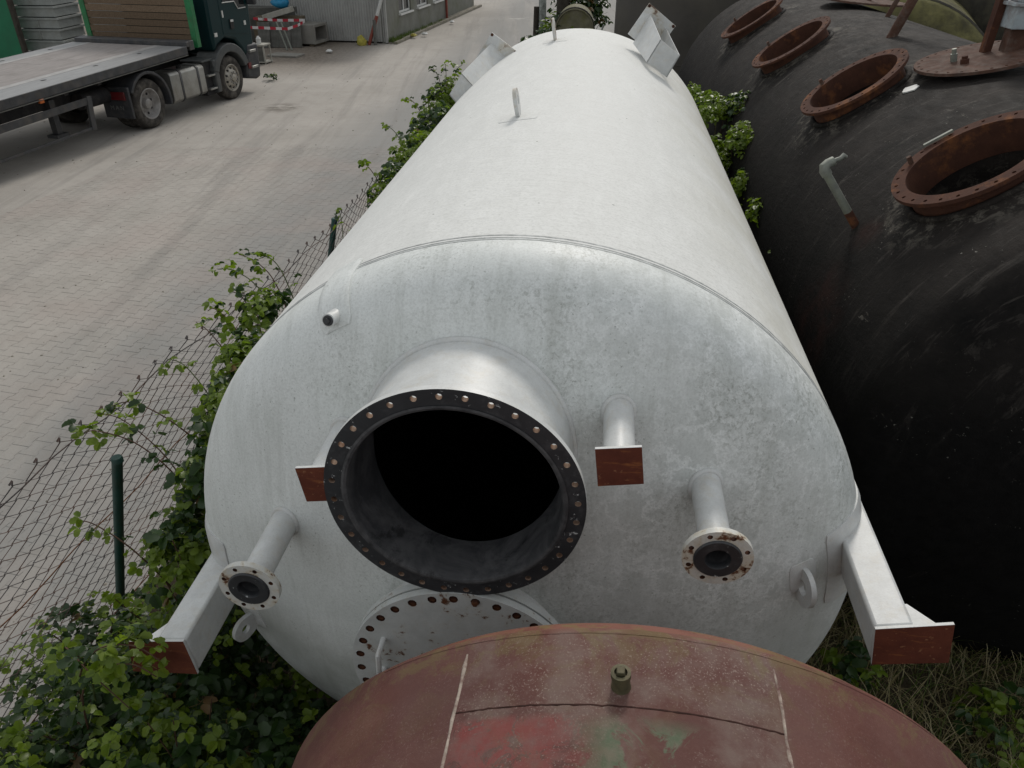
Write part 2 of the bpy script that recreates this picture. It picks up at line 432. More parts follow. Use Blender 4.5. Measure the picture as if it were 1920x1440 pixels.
simple('pale_board', (.36, .35, .31), .8, 0, .15, 6, .3, dirt=(.2, .18, .14), dscale=5, damt=.5)
simple('tape_red', (.42, .02, .04), .5, 0, .1, 10, .4, bstr=.02)
simple('tape_white', (.6, .58, .57), .5, 0, .1, 10, .4, bstr=.02)
simple('yellow_bits', (.32, .28, .05), .7, 0, .3, 10, .3)
simple('taupe_steel', (.062, .057, .05), .7, 0, .2, 1.2, .3, dirt=(.09, .08, .062), dscale=.7, damt=.7)
simple('mossy_steel', (.13, .12, .05), .85, 0, .45, 4, .2, dirt=(.035, .032, .028), dscale=2.2, damt=.8)
simple('drum_pale', (.17, .16, .11), .8, 0, .3, 4, .2, dirt=(.12, .12, .035), dscale=3, damt=.8)
simple('drum_dark', (.045, .042, .035), .8, 0, .3, 5, .2, dirt=(.12, .11, .07), dscale=4, damt=.5)
simple('post_wood', (.05, .044, .036), .9, 0, .4, 6, .2)
simple('post_pale', (.30, .32, .30), .8, 0, .3, 9, .2, dirt=(.06, .06, .05), dscale=7, damt=.9)
simple('blue_white', (.33, .38, .40), .6, 0, .2, 6, .4, dirt=(.13, .06, .04), dscale=7, damt=.8)
def wood(name, a, b):
    k = NM(name)
    g = k.noise(5, 6, .7, .6, co=k.scaled((.6, 9, 9)))
    oi = k.n('ShaderNodeObjectInfo').outputs['Random']
    c = k.mix(k.rng(g, .3, .7), a, b)
    c = k.mix(k.math('MULTIPLY', oi, .45), c, tuple(q * .5 for q in a))
    MAT[name] = k.fin(c, .85, 0, bump=g, bstr=.3, bdist=.006, spec=.2)
wood('plank_old', (.10, .068, .042), (.24, .175, .12))
wood('plank_new', (.30, .17, .06), (.42, .26, .11))
wood('timber', (.10, .08, .055), (.18, .145, .1))
def deck():
    k = NM('deck_board')
    g = k.noise(4, 6, .7, .3, co=k.scaled((.4, 3, 3)))
    c = k.mix(k.rng(g, .3, .7), (.22, .20, .19), (.31, .285, .27))
    c = k.mix(k.rng(k.noise(2, 5, .7), .5, .7, 0, .5), c, (.15, .135, .125))
    MAT['deck'] = k.fin(c, .75, 0, bump=g, bstr=.1, bdist=.004, spec=.3)
    k = NM('deck_edge_steel')
    g = k.noise(4, 6, .7, .3, co=k.scaled((.5, 3, 3)))
    c = k.mix(k.rng(g, .3, .7), (.21, .212, .212), (.30, .30, .30))
    MAT['deck_edge'] = k.fin(c, .55, .2, bump=g, bstr=.08, bdist=.004, spec=.4)
deck()
simple('deck_strip', (.33, .32, .31), .6, .1, .2, 5, .4)

# ------------------------------------------------------------------ mesh helpers
class MB:
    def __init__(s):
        s.v, s.f, s.mi = [], [], []
    def add(s, vs, fs, mi=0):
        o = len(s.v)
        s.v += [tuple(v) for v in vs]
        s.f += [tuple(i + o for i in f) for f in fs]
        s.mi += [mi] * len(fs)
        return s
    def box(s, a, b, mi=0, M=None):
        x0, y0, z0 = a; x1, y1, z1 = b
        vs = [Vector(p) for p in ((x0, y0, z0), (x1, y0, z0), (x1, y1, z0), (x0, y1, z0), (x0, y0, z1), (x1, y0, z1), (x1, y1, z1), (x0, y1, z1))]
        if M is not None:
            vs = [M @ v for v in vs]
        return s.add(vs, [(0, 3, 2, 1), (4, 5, 6, 7), (0, 1, 5, 4), (1, 2, 6, 5), (2, 3, 7, 6), (3, 0, 4, 7)], mi)
    def beam(s, p, q, w, h, up=(0, 0, 1), mi=0):
        p, q = Vector(p), Vector(q)
        d = (q - p).normalized(); x = d.cross(Vector(up)).normalized(); u = x.cross(d)
        vs = [c + x * a * w / 2 + u * b * h / 2 for c in (p, q) for a, b in ((-1, -1), (1, -1), (1, 1), (-1, 1))]
        return s.add(vs, [(0, 3, 2, 1), (4, 5, 6, 7), (0, 1, 5, 4), (1, 2, 6, 5), (2, 3, 7, 6), (3, 0, 4, 7)], mi)
    def tube(s, path, r, n=8, mi=0, cap=True):
        path = [Vector(p) for p in path]
        rs = r if isinstance(r, (list, tuple)) else [r] * len(path)
        o = []
        ref = None
        for i, p in enumerate(path):
            d = (path[min(i + 1, len(path) - 1)] - path[max(i - 1, 0)]).normalized()
            if ref is None:
                ref = d.orthogonal().normalized()
            x = (ref - d * ref.dot(d)).normalized(); ref = x
            y = d.cross(x)
            o += [p + (x * math.cos(2 * PI * j / n) + y * math.sin(2 * PI * j / n)) * rs[i] for j in range(n)]
        fs = [(i * n + j, i * n + (j + 1) % n, (i + 1) * n + (j + 1) % n, (i + 1) * n + j) for i in range(len(path) - 1) for j in range(n)]
        if cap:
            fs += [tuple(range(n))[::-1], tuple((len(path) - 1) * n + j for j in range(n))]
        return s.add(o, fs, mi)
    def lathe(s, prof, n=48, M=None, mi=0, mif=None, closed=False):
        """prof: (radius, height); turned about local Z, placed by M"""
        vs, fs, ms = [], [], []
        idx = []
        for (r, h) in prof:
            if r < 1e-6:
                idx.append([len(vs)]); vs.append(Vector((0, 0, h)))
            else:
                idx.append(list(range(len(vs), len(vs) + n)))
                vs += [Vector((r * math.cos(2 * PI * j / n), r * math.sin(2 * PI * j / n), h)) for j in range(n)]
        m = len(prof)
        for i in range(m if closed else m - 1):
            a, b = idx[i], idx[(i + 1) % m]
            for j in range(n):
                k = (j + 1) % n
                if len(a) == 1 and len(b) == 1:
                    continue
                if len(a) == 1:
                    f = (a[0], b[k], b[j])
                elif len(b) == 1:
                    f = (a[j], a[k], b[0])
                else:
                    f = (a[j], a[k], b[k], b[j])
                fs.append(f); ms.append(mif(i) if mif else mi)
        if M is not None:
            vs = [M @ v for v in vs]
        o = len(s.v)
        s.v += [tuple(v) for v in vs]; s.f += [tuple(i + o for i in f) for f in fs]; s.mi += ms
        return s
    def prism(s, poly, h, M=None, mi=0, z0=0.):
        n = len(poly)
        vs = [Vector((p[0], p[1], z0)) for p in poly] + [Vector((p[0], p[1], z0 + h)) for p in poly]
        if M is not None:
            vs = [M @ v for v in vs]
        fs = [tuple(range(n))[::-1], tuple(range(n, 2 * n))] + [(i, (i + 1) % n, n + (i + 1) % n, n + i) for i in range(n)]
        return s.add(vs, fs, mi)
    def ring_plate(s, outer, inner, h, M=None, mi=0):
        """plate with one hole: outer and inner outlines have the same number of points"""
        n = len(outer)
        vs = [Vector((p[0], p[1], z)) for z in (0, h) for p in list(outer) + list(inner)]
        if M is not None:
            vs = [M @ v for v in vs]
        fs = []
        for i in range(n):
            k = (i + 1) % n
            fs += [(i, n + i, n + k, k), (2 * n + i, 2 * n + k, 3 * n + k, 3 * n + i), (i, k, 2 * n + k, 2 * n + i), (n + i, 3 * n + i, 3 * n + k, n + k)]
        return s.add(vs, fs, mi)

def link(name, me, parent=None):
    o = bpy.data.objects.new(name, me)
    COL.objects.link(o)
    if parent is not None:
        o.parent = parent
    return o
def mesh_of(mb, mats, ang=35, merge=False, name='mesh'):
    me = bpy.data.meshes.new(name)
    me.from_pydata(mb.v, [], mb.f)
    for m in (mats if isinstance(mats, (list, tuple)) else [mats]):
        me.materials.append(MAT[m])
    me.polygons.foreach_set('material_index', mb.mi)
    bm = bmesh.new(); bm.from_mesh(me)
    if merge:
        bmesh.ops.remove_doubles(bm, verts=bm.verts, dist=1e-4)
    bmesh.ops.recalc_face_normals(bm, faces=bm.faces)
    bm.to_mesh(me); bm.free()
    if ang:
        me.polygons.foreach_set('use_smooth', [True] * len(me.polygons))
        me.set_sharp_from_angle(angle=math.radians(ang))
    me.update()
    return me
def obj(name, mb, mats, parent=None, ang=35, bev=0, merge=False):
    o = link(name, mesh_of(mb, mats, ang, merge, name), parent)
    if bev:
        b = o.modifiers.new('bevel', 'BEVEL'); b.width = bev; b.segments = 2; b.limit_method = 'ANGLE'
        b.angle_limit = math.radians(40)
    return o
def thing(name, label, cat, loc=(0, 0, 0), rz=0., group=None):
    o = bpy.data.objects.new(name, None)
    COL.objects.link(o)
    o.empty_display_size = .2
    o.location = loc; o.rotation_euler = (0, 0, rz)
    return tag(o, label, cat, group)
def tag(o, label=None, cat=None, group=None, kind=None):
    for k, v in (('label', label), ('category', cat), ('group', group), ('kind', kind)):
        if v:
            o[k] = v
    return o
def circ(r, n, cx=0., cy=0., a0=0.):
    return [(cx + r * math.cos(a0 + 2 * PI * i / n), cy + r * math.sin(a0 + 2 * PI * i / n)) for i in range(n)]
def axes(o, x, y, z):
    M = Matrix.Identity(4)
    for i, a in enumerate((x, y, z, o)):
        for j in range(3):
            M[j][i] = a[j]
    return M
def bolt_flange(mb, ri, ro, th, nh, rb, rh, M, mf=0, mr=1, mh=2, a0=0., mi_in=None):
    """flat ring with nh round holes cut through it; face z=0 is the front"""
    m = 16
    for k in range(nh):
        c = a0 + 2 * PI * k / nh; w = PI / nh
        per = []
        for i in range(5): per.append((ro, c + w * (1 - i / 2)))          # outer edge
        for i in range(1, 4): per.append((ro + (ri - ro) * i / 4, c - w))
        for i in range(5): per.append((ri, c - w * (1 - i / 2)))
        for i in range(1, 4): per.append((ri + (ro - ri) * i / 4, c + w))
        P2 = [(r * math.cos(a), r * math.sin(a)) for r, a in per]
        hc = (rb * math.cos(c), rb * math.sin(c))
        H2 = []
        for (x, y) in P2:
            d = math.hypot(x - hc[0], y - hc[1])
            H2.append((hc[0] + (x - hc[0]) / d * rh, hc[1] + (y - hc[1]) / d * rh))
        vs = [M @ Vector((x, y, z)) for z in (0, th) for x, y in P2 + H2]
        for i in range(m):
            j = (i + 1) % m
            mb.add([vs[i], vs[j], vs[m + j], vs[m + i]], [(0, 1, 2, 3)], mf)
            mb.add([vs[2 * m + i], vs[2 * m + j], vs[3 * m + j], vs[3 * m + i]], [(3, 2, 1, 0)], mr)
            mb.add([vs[m + i], vs[m + j], vs[3 * m + j], vs[3 * m + i]], [(0, 1, 2, 3)], mh)
            if i < 4:
                mb.add([vs[i], vs[j], vs[2 * m + j], vs[2 * m + i]], [(3, 2, 1, 0)], mr)
            if 8 <= i < 12:
                mb.add([vs[i], vs[j], vs[2 * m + j], vs[2 * m + i]], [(3, 2, 1, 0)], mf if mi_in is None else mi_in)
    return mb

A1 = .112                     # heading of the tanks and the fence: clockwise from +Y
CA, SA = math.cos(A1), math.sin(A1)
def TP(s, t, z=0.):           # lateral, along the tanks, up
    return Vector((s * CA + t * SA, -s * SA + t * CA, z))

# ------------------------------------------------------------------ ground
def grid_sheet(name, x0, x1, y0, y1, nx, ny, zf, mat, f=lambda x, y: Vector((x, y, 0))):
    mb = MB()
    vs = []
    for j in range(ny + 1):
        for i in range(nx + 1):
            p = f(x0 + (x1 - x0) * i / nx, y0 + (y1 - y0) * j / ny)
            vs.append((p.x, p.y, zf(x0 + (x1 - x0) * i / nx, y0 + (y1 - y0) * j / ny)))
    mb.add(vs, [(j * (nx + 1) + i, j * (nx + 1) + i + 1, (j + 1) * (nx + 1) + i + 1, (j + 1) * (nx + 1) + i) for j in range(ny) for i in range(nx)])
    return obj(name, mb, mat, ang=60)
tag(grid_sheet('ground', -400, 400, -150, 900, 4, 4, lambda x, y: 0., 'yard'), kind='structure')
def strip_z(s, t):
    e = max(0., min(1., (s + 3.05) / .8)) * max(0., min(1., (12.5 - s) / 1.))
    return -.02 + e * (.17 + .05 * mnoise.noise(Vector((s * 1.7, t * 1.7, 3))) + .03 * mnoise.noise(Vector((s * 6, t * 6, 1))))
tag(grid_sheet('earth_strip', -3.2, 12.5, -6, 30, 90, 150, strip_z, 'earth', lambda s, t: TP(s, t)), kind='structure')

# interlocking paving stones: waisted blocks in offset columns; each one near the fence is a part
ROAD_AZ = math.radians(14)
paving = tag(bpy.data.objects.new('paving', None), kind='structure')
COL.objects.link(paving)
paving.rotation_euler = (0, 0, -ROAD_AZ)
HW, WW = .0905, .0675
def outline(g):
    hs = [(-.1 + g, HW - g), (-.06 + g, HW - g), (-.04 + g, WW - g), (.04 - g, WW - g), (.06 - g, HW - g), (.1 - g, HW - g)]
    return [(w, y) for y, w in hs] + [(-w, y) for y, w in reversed(hs)]
def paver_mesh():
    a, b = outline(.0014), outline(.004)
    n = len(a)
    vs = [(x, y, -.012) for x, y in a] + [(x, y, .0) for x, y in a] + [(x, y, .0018) for x, y in b]
    fs = [(i, (i + 1) % n, n + (i + 1) % n, n + i) for i in range(n)] + [(n + i, n + (i + 1) % n, 2 * n + (i + 1) % n, 2 * n + i) for i in range(n)]
    m = 2 * n
    fs += [(m, m + 1, m + 10, m + 11), (m + 1, m + 2, m + 9, m + 10), (m + 2, m + 3, m + 8, m + 9), (m + 3, m + 4, m + 7, m + 8), (m + 4, m + 5, m + 6, m + 7)]
    return MB().add(vs, fs)
pm = mesh_of(paver_mesh(), 'paver', 0, name='paver')
ca, sa = math.cos(ROAD_AZ), math.sin(ROAD_AZ)
spots = []
for i in range(-66, 30):
    for j in range(6, 84):
        x = i * .158; y = j * .2 + (.1 if i % 2 else 0)
        wx, wy = x * ca + y * sa, -x * sa + y * ca
        lat = wx * CA - wy * SA
        # inside the picture, left of the fence, near enough to be told apart
        if lat > -2.98 or wy > 15.5 or wy < 2.2: continue
        dep = wy * math.cos(.5552) + 4 * math.sin(.5552)
        if dep <= 0 or abs(wx) / dep > .70: continue
        spots.append((math.hypot(wx, wy), x, y))
spots.sort()
far = MB()
base = paver_mesh()
for q, (d_, x, y) in enumerate(spots):
    dz = rnd.uniform(-.0016, .0006); tx, ty = rnd.uniform(-.005, .005), rnd.uniform(-.005, .005)
    if q < 300:
        o = link('paver', pm, paving)
        o.location = (x, y, dz + .002); o.rotation_euler = (tx, ty, rnd.uniform(-.01, .01))
    else:
        far.add([(vx + x, vy + y, vz + dz + .002 + vx * ty + vy * tx) for vx, vy, vz in base.v], base.f)
o = obj('paver_field', far, 'paver', paving, ang=0)
o['kind'] = 'stuff'

def grit():
    r_ = random.Random(31)
    mb = MB()
    for i in range(420):
        y = 3 + 22 * r_.random() ** 1.3
        x = r_.uniform(-.62 * y - 2.5, -1.2 + .12 * y - 1.9)
        q = r_.uniform(.003, .008) * (1 + y / 14); h = q * r_.uniform(.5, .9); a = r_.uniform(0, 3.14)
        c_, s_ = math.cos(a) * q * r_.uniform(1, 2.2), math.sin(a) * q
        mb.add([(x + c_, y + s_, .002), (x - s_, y + c_, .002), (x - c_, y - s_, .002), (x + s_, y - c_, .002), (x, y, .004 + h)], [(0, 1, 4), (1, 2, 4), (2, 3, 4), (3, 0, 4)], 0 if r_.random() < .7 else 1)
    o = obj('grit', mb, ['kerb', 'concrete'], None, 30)
    tag(o, 'scattered grit and crumbs on the dusty yard', 'grit', kind='stuff')
grit()

# ------------------------------------------------------------------ white tank
R = 1.4
T0 = 2.524
ZA = 1.634
AXS = -.2436
T1 = 8.26
RC, RK, SF = 2 * R, .2 * R, .05
PHI = math.asin((R - RK) / (RC - RK))
TAPEX = T0 - SF - (RC - (RC - RK) * math.cos(PHI))
PROF = [(RC * math.sin(PHI * i / 40), TAPEX + RC * (1 - math.cos(PHI * i / 40))) for i in range(41)]
PROF += [(R - RK + RK * math.sin(PHI + (PI / 2 - PHI) * i / 24), T0 - SF - RK * math.cos(PHI + (PI / 2 - PHI) * i / 24)) for i in range(1, 25)]
PROF += [(R, T0)]
def head_t(r):
    for (r0, t0), (r1, t1) in zip(PROF, PROF[1:]):
        if r <= r1:
            return t0 + (t1 - t0) * (r - r0) / max(1e-9, r1 - r0)
    return T0
ARC = [0.]
for (r0, t0), (r1, t1) in zip(PROF, PROF[1:]):
    ARC.append(ARC[-1] + math.hypot(r1 - r0, t1 - t0))
def surf(v):                  # arc length from the apex -> radius, t, outward normal (r, t)
    if v >= ARC[-1]:
        return R, T0 + v - ARC[-1], 1., 0.
    for i in range(len(ARC) - 1):
        if v <= ARC[i + 1]:
            f = (v - ARC[i]) / (ARC[i + 1] - ARC[i])
            (r0, t0), (r1, t1) = PROF[i], PROF[i + 1]
            d = math.hypot(r1 - r0, t1 - t0)
            return r0 + (r1 - r0) * f, t0 + (t1 - t0) * f, (t1 - t0) / d, -(r1 - r0) / d
def on_head(v, th, off=0.):
    r, t, nr, nt = surf(v)
    r += nr * off
    return Vector((r * math.cos(th), t + nt * off, ZA + r * math.sin(th)))
def head_frame(v, th):        # position, along arc (outwards), around, normal
    p = on_head(v, th)
    n = (on_head(v, th, .1) - p).normalized()
    a = (on_head(v + .01, th) - on_head(v - .01, th)).normalized()
    return p, a, n.cross(a), n
def patch(mb, v0, v1, a0, a1, th, nv=10, na=10, rad=.02, mi=0):
    """a plate that follows the tank's surface, with softened corners"""
    top, bot = [], []
    for j in range(nv + 1):
        for i in range(na + 1):
            fv, fa = j / nv, i / na
            v = v0 + (v1 - v0) * fv; a = a0 + (a1 - a0) * fa
            r = surf(v)[0]
            ex = min(fv, 1 - fv) * (v1 - v0); ea = min(fa, 1 - fa) * (a1 - a0) * r
            if ex < 1e-6 and ea < 1e-6:
                v += (.35 * rad if fv < .5 else -.35 * rad); a += (.35 * rad if fa < .5 else -.35 * rad) / r
            edge = ex < 1e-6 or ea < 1e-6
            top.append(on_head(v, a, th * (.45 if edge else 1.))); bot.append(on_head(v, a, -.004))
    n = na + 1; m = len(top)
    fs = [(j * n + i, j * n + i + 1, (j + 1) * n + i + 1, (j + 1) * n + i) for j in range(nv) for i in range(na)]
    loop = [i for i in range(na)] + [j * n + na for j in range(nv)] + [nv * n + i for i in range(na, 0, -1)] + [j * n for j in range(nv, 0, -1)]
    fs += [(loop[i], m + loop[i], m + loop[(i + 1) % len(loop)], loop[(i + 1) % len(loop)]) for i in range(len(loop))]
    return mb.add(top + bot, fs, mi)
TO_T = axes((0, 0, ZA), (1, 0, 0), (0, 0, 1), (0, 1, 0))      # lathe Z -> along the tank, mirrored so x stays right
wt = thing('white_tank', 'huge white painted steel tank lying in the middle with a gaping flanged manhole', 'tank', TP(AXS, 0, 0), -A1)

MHC = Vector((-.144, 1.80, ZA + .795)); MH_R = .349            # manhole axis and bore
def at_axis(c, t):
    return axes((c[0], t, c[2]), (1, 0, 0), (0, 0, 1), (0, 1, 0))
# cylinder with its far head; open towards the near head
sh = MB()
cyl = [(R, T0 + .0), (R, T0 + 1.9), (R, T0 + 3.8), (R, T1)] + [(R * math.cos(a), T1 + .52 * math.sin(a)) for a in [PI / 2 * i / 14 for i in range(1, 15)]]
inn = [(max(0, r - .012), t - (.012 if t > T1 else 0)) for r, t in cyl]
k_ = len(cyl)
sh.lathe(cyl + inn[::-1], 128, TO_T, mif=lambda i: 0 if i < k_ - 1 else 1)
obj('shell', sh, ['shell', 'rubber'], wt, 30)
hd = MB()
k_ = len(PROF)
hin = [(max(0, r - .012), t + .012) for r, t in PROF]
hin[-1] = (R - .012, T0)
hd.lathe(PROF + hin[::-1], 160, TO_T, mif=lambda i: 0 if i < k_ - 1 else 1, closed=False)
hd.lathe([PROF[-1], (R - .012, T0)], 160, TO_T)
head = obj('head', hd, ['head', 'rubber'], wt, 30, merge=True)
cut = link('cutter', mesh_of(MB().lathe([(0, -.9), (MH_R, -.9), (MH_R, .9), (0, .9)], 96, at_axis(MHC, 2.2)), 'rubber'))
cut.parent = wt
bo = head.modifiers.new('cut', 'BOOLEAN'); bo.object = cut; bo.operation = 'DIFFERENCE'; bo.solver = 'EXACT'
bpy.context.view_layer.update()
hm = bpy.data.meshes.new_from_object(head.evaluated_get(bpy.context.evaluated_depsgraph_get()))
head.modifiers.clear(); head.data = hm
bpy.data.objects.remove(cut)
hm.set_sharp_from_angle(angle=math.radians(30))

# girth weld, ground flat: two thin scuffed beads
for dt, w_ in ((-.022, .006), (-.006, .007), (.018, .008)):
    pr_ = [(R - .004, T0 + dt - w_), (R + .0012, T0 + dt - w_ * .5), (R + .0012, T0 + dt + w_ * .5), (R - .004, T0 + dt + w_)]
    obj('weld_seam', MB().lathe(pr_, 160, TO_T), 'grey_weld', wt, 50)

# manhole: neck, bolted flange with a black gasket face, rubber lined bore
def head_joint(cx, cz, r, bead, name='weld_seam', mat='head', parent=wt):
    pts = []
    for i in range(49):
        a = 2 * PI * i / 48
        x, z = cx + r * math.cos(a), cz + r * math.sin(a)
        pts.append((x, head_t(math.hypot(x, z - ZA)) - bead * .25, z))
    return obj(name, MB().tube(pts, bead, 8, cap=False), mat, parent, 60)
NR = .368
nk = MB()
nk.lathe([(NR, 1.815), (NR, 2.33), (NR - .012, 2.33), (NR - .012, 1.815)], 96, at_axis(MHC, 0), closed=True)
neck = obj('manhole_neck', nk, 'white_paint', wt, 30)
head_joint(MHC[0], MHC[2], NR, .013, 'weld_seam', 'white_paint', wt)
fl = MB()
bolt_flange(fl, MH_R, .417, .022, 32, .391, .0105, at_axis(MHC, 1.80), 0, 1, 2, math.radians(94), mi_in=0)
obj('manhole_flange', fl, ['gasket', 'white_paint', 'hole_rust'], neck, 25, merge=True)
ln = MB()
lip = [(MH_R + .012, 1.7975), (MH_R + .004, 1.7965), (MH_R - .004, 1.80), (MH_R - .009, 1.812), (MH_R - .009, 2.36), (MH_R - .001, 2.36), (MH_R - .001, 1.80)]
ln.lathe(lip, 96, at_axis(MHC, 0))
lino = obj('rubber_lining', ln, 'rubber', neck, 40)
bo2 = lino.modifiers.new('trim', 'BOOLEAN')      # trim the lining where the head's inside begins
trim = link('trimmer', mesh_of(MB().lathe([(r, t + .012) for r, t in PROF] + [(R, 3.5), (0, 3.5)], 96, TO_T), 'rubber'), wt)
for targ in (lino, neck):
    if targ is neck:
        bo2 = neck.modifiers.new('trim', 'BOOLEAN')
    bo2.object = trim; bo2.operation = 'DIFFERENCE'; bo2.solver = 'EXACT'
    bpy.context.view_layer.update()
    me_ = bpy.data.meshes.new_from_object(targ.evaluated_get(bpy.context.evaluated_depsgraph_get()))
    targ.modifiers.clear(); targ.data = me_
    me_.set_sharp_from_angle(angle=math.radians(30))
bpy.data.objects.remove(trim)

# lower manhole closed by a blind cover with rusty bolts and a bar handle
CVC = (-.141, 1.81, ZA - .03)
obj('cover_neck', MB().lathe([(.36, 1.86), (.36, 1.985)], 64, at_axis(CVC, 0)), 'white_paint', wt, 30)
cv = MB()
bolt_flange(cv, .30, .418, .028, 32, .389, .0165, at_axis(CVC, 1.795), 0, 0, 1, math.radians(93))
cv.lathe([(0, 1.795), (.30, 1.795)], 64, at_axis(CVC, 0))
cover = obj('blind_cover', cv, ['cover_white', 'dark_rust'], wt, 25, merge=True)
cf = MB(); bolt_flange(cf, .35, .418, .03, 32, .389, .012, at_axis(CVC, 1.832), 0, 0, 1, math.radians(93))
obj('cover_flange', cf, ['cover_white', 'dark_rust'], wt, 25, merge=True)
bm_ = mesh_of(MB().lathe([(0, .004), (.013, .004), (.013, .03), (0, .03)], 6), 'dark_rust', 25, name='bolt')
bp_ = mesh_of(MB().lathe([(0, -.014), (.010, -.014), (.013, -.008), (.013, .02), (0, .02)], 6), 'dark_rust', 25, name='bolt')
for k in range(32):
    a = math.radians(93) + 2 * PI * k / 32
    o = link('bolt', bp_ if k == 31 else bm_, cover)
    o.matrix_local = at_axis((CVC[0] + .389 * math.cos(a), 0, CVC[2] + .389 * math.sin(a)), 1.795)
hx = -.43
obj('handle', MB().tube([(hx, 1.80, ZA + .12), (hx, 1.745, ZA + .118), (hx - .005, 1.735, ZA + .105), (hx - .012, 1.735, ZA - .03), (hx - .012, 1.745, ZA - .045), (hx - .012, 1.80, ZA - .045)], .010, 10), 'white_paint', cover, 40)

# two small flanged nozzles
for (cx, cz, t) in ((.680, .689, 1.75), (-.872, .375, 1.75)):
    c = (cx, 0, ZA + cz)
    tr_ = head_t(math.hypot(cx, cz))
    nz_ = obj('nozzle_pipe', MB().lathe([(.052, t + .01), (.052, tr_ + .12), (.043, tr_ + .12), (.043, t + .01)], 32, at_axis(c, 0), closed=True), 'white_paint', wt, 30)
    head_joint(cx, ZA + cz, .052, .011, 'weld_seam', 'white_paint', nz_)
    f_ = MB(); bolt_flange(f_, .05, .108, .022, 8, .091, .0085, at_axis(c, t), 0, 0, 1, math.radians(112))
    obj('nozzle_flange', f_, ['flange_white', 'dark_rust'], nz_, 25, merge=True)
    obj('gasket', MB().lathe([(.036, t + .02), (.036, t + .002), (.040, t - .006), (.07, t - .007), (.074, t - .003), (.074, t + .004)], 40, at_axis(c, 0)), 'gasket', nz_, 40)
    obj('rubber_lining', MB().lathe([(.0365, t + .0), (.0365, t + .3)], 24, at_axis(c, 0)), 'rubber', nz_, 40)

# two stub feet with square rusty plates
TF = 1.82
for cen, quad in (((.362, .955), ((.285, 1.02), (.422, 1.039), (.440, .902), (.302, .88))), ((-.588, .800), ((-.657, .866), (-.52, .885), (-.502, .748), (-.638, .729)))):
    c = (cen[0], 0, ZA + cen[1])
    tr_ = head_t(math.hypot(*cen))
    st_ = obj('stub_leg', MB().lathe([(.05, TF + .01), (.05, tr_ + .12)], 32, at_axis(c, 0)), 'white_paint', wt, 30)
    head_joint(cen[0], ZA + cen[1], .05, .011, 'weld_seam', 'white_paint', st_)
    mb = MB()
    vs = [(x, TF, ZA + z) for x, z in quad] + [(x, TF + .012, ZA + z) for x, z in quad]
    mb.add(vs, [(0, 1, 2, 3)], 0)
    mb.add(vs, [(7, 6, 5, 4), (0, 4, 5, 1), (1, 5, 6, 2), (2, 6, 7, 3), (3, 7, 4, 0)], 1)
    obj('foot_plate', mb, ['rust_plate', 'white_paint'], st_, 25, bev=.0015, merge=True)

# two long box legs on wrap-round pads, with gussets and wide rusty plates
for sx, rolld, in ((1, 12.8), (-1, 6.5)):
    roll = math.radians(rolld)
    if sx > 0:
        quad = ((1.243, .362), (1.478, .415), (1.512, .232), (1.273, .188)); inner = (quad[0], quad[3])
    else:
        quad = ((-1.246, -.036), (-1.481, -.068), (-1.512, -.253), (-1.230, -.229)); inner = (quad[0], quad[3])
    q = [Vector((x, 0, ZA + z)) for x, z in quad]
    e = (q[1] - q[0]).normalized()                     # outwards along the plate
    u = Vector((0, 0, 1)) - e * e.z; u.normalize()
    up_len = (q[0] - q[3]).length
    wl = .125
    o0 = q[3] + (q[0] - q[3]) * .02
    sec = [o0, o0 + e * wl, o0 + e * wl + (q[0] - q[3]) * .96, o0 + (q[0] - q[3]) * .96]
    mb = MB()
    vs = [p + Vector((0, TF + .012, 0)) for p in sec] + [p + Vector((0, 2.52, 0)) for p in sec]
    mb.add(vs, [(0, 1, 2, 3), (7, 6, 5, 4), (0, 4, 5, 1), (1, 5, 6, 2), (2, 6, 7, 3), (3, 7, 4, 0)])
    leg = obj('leg', mb, 'white_paint', wt, 40, bev=.012)
    mb = MB()
    vs = [p + Vector((0, TF, 0)) for p in q] + [p + Vector((0, TF + .013, 0)) for p in q]
    mb.add(vs, [(0, 1, 2, 3)], 0)
    mb.add(vs, [(7, 6, 5, 4), (0, 4, 5, 1), (1, 5, 6, 2), (2, 6, 7, 3), (3, 7, 4, 0)], 1)
    obj('foot_plate', mb, ['rust_plate', 'white_paint'], leg, 25, bev=.0015, merge=True)
    gp = sec[2] - (q[0] - q[3]) * .12
    mb = MB()
    tri = [gp + Vector((0, TF + .013, 0)), gp + e * .085 + Vector((0, TF + .013, 0)), gp + e * .07 + Vector((0, TF + .035, 0)), gp + e * .01 + Vector((0, TF + .12, 0)), gp + Vector((0, TF + .12, 0))]
    hh = (q[0] - q[3]).normalized() * -.012
    mb.add(tri + [p + hh for p in tri], [(0, 1, 2, 3, 4), (9, 8, 7, 6, 5)] + [(i, 5 + i, 5 + (i + 1) % 5, (i + 1) % 5) for i in range(5)])
    obj('gusset', mb, 'white_paint', leg, 25)
    a0, a1 = (2., 19.) if sx > 0 else (175., 193.)
    obj('wrap_pad', patch(MB(), 1.275, 1.78, math.radians(a0), math.radians(a1), .013, 14, 12), 'white_paint', leg, 50)

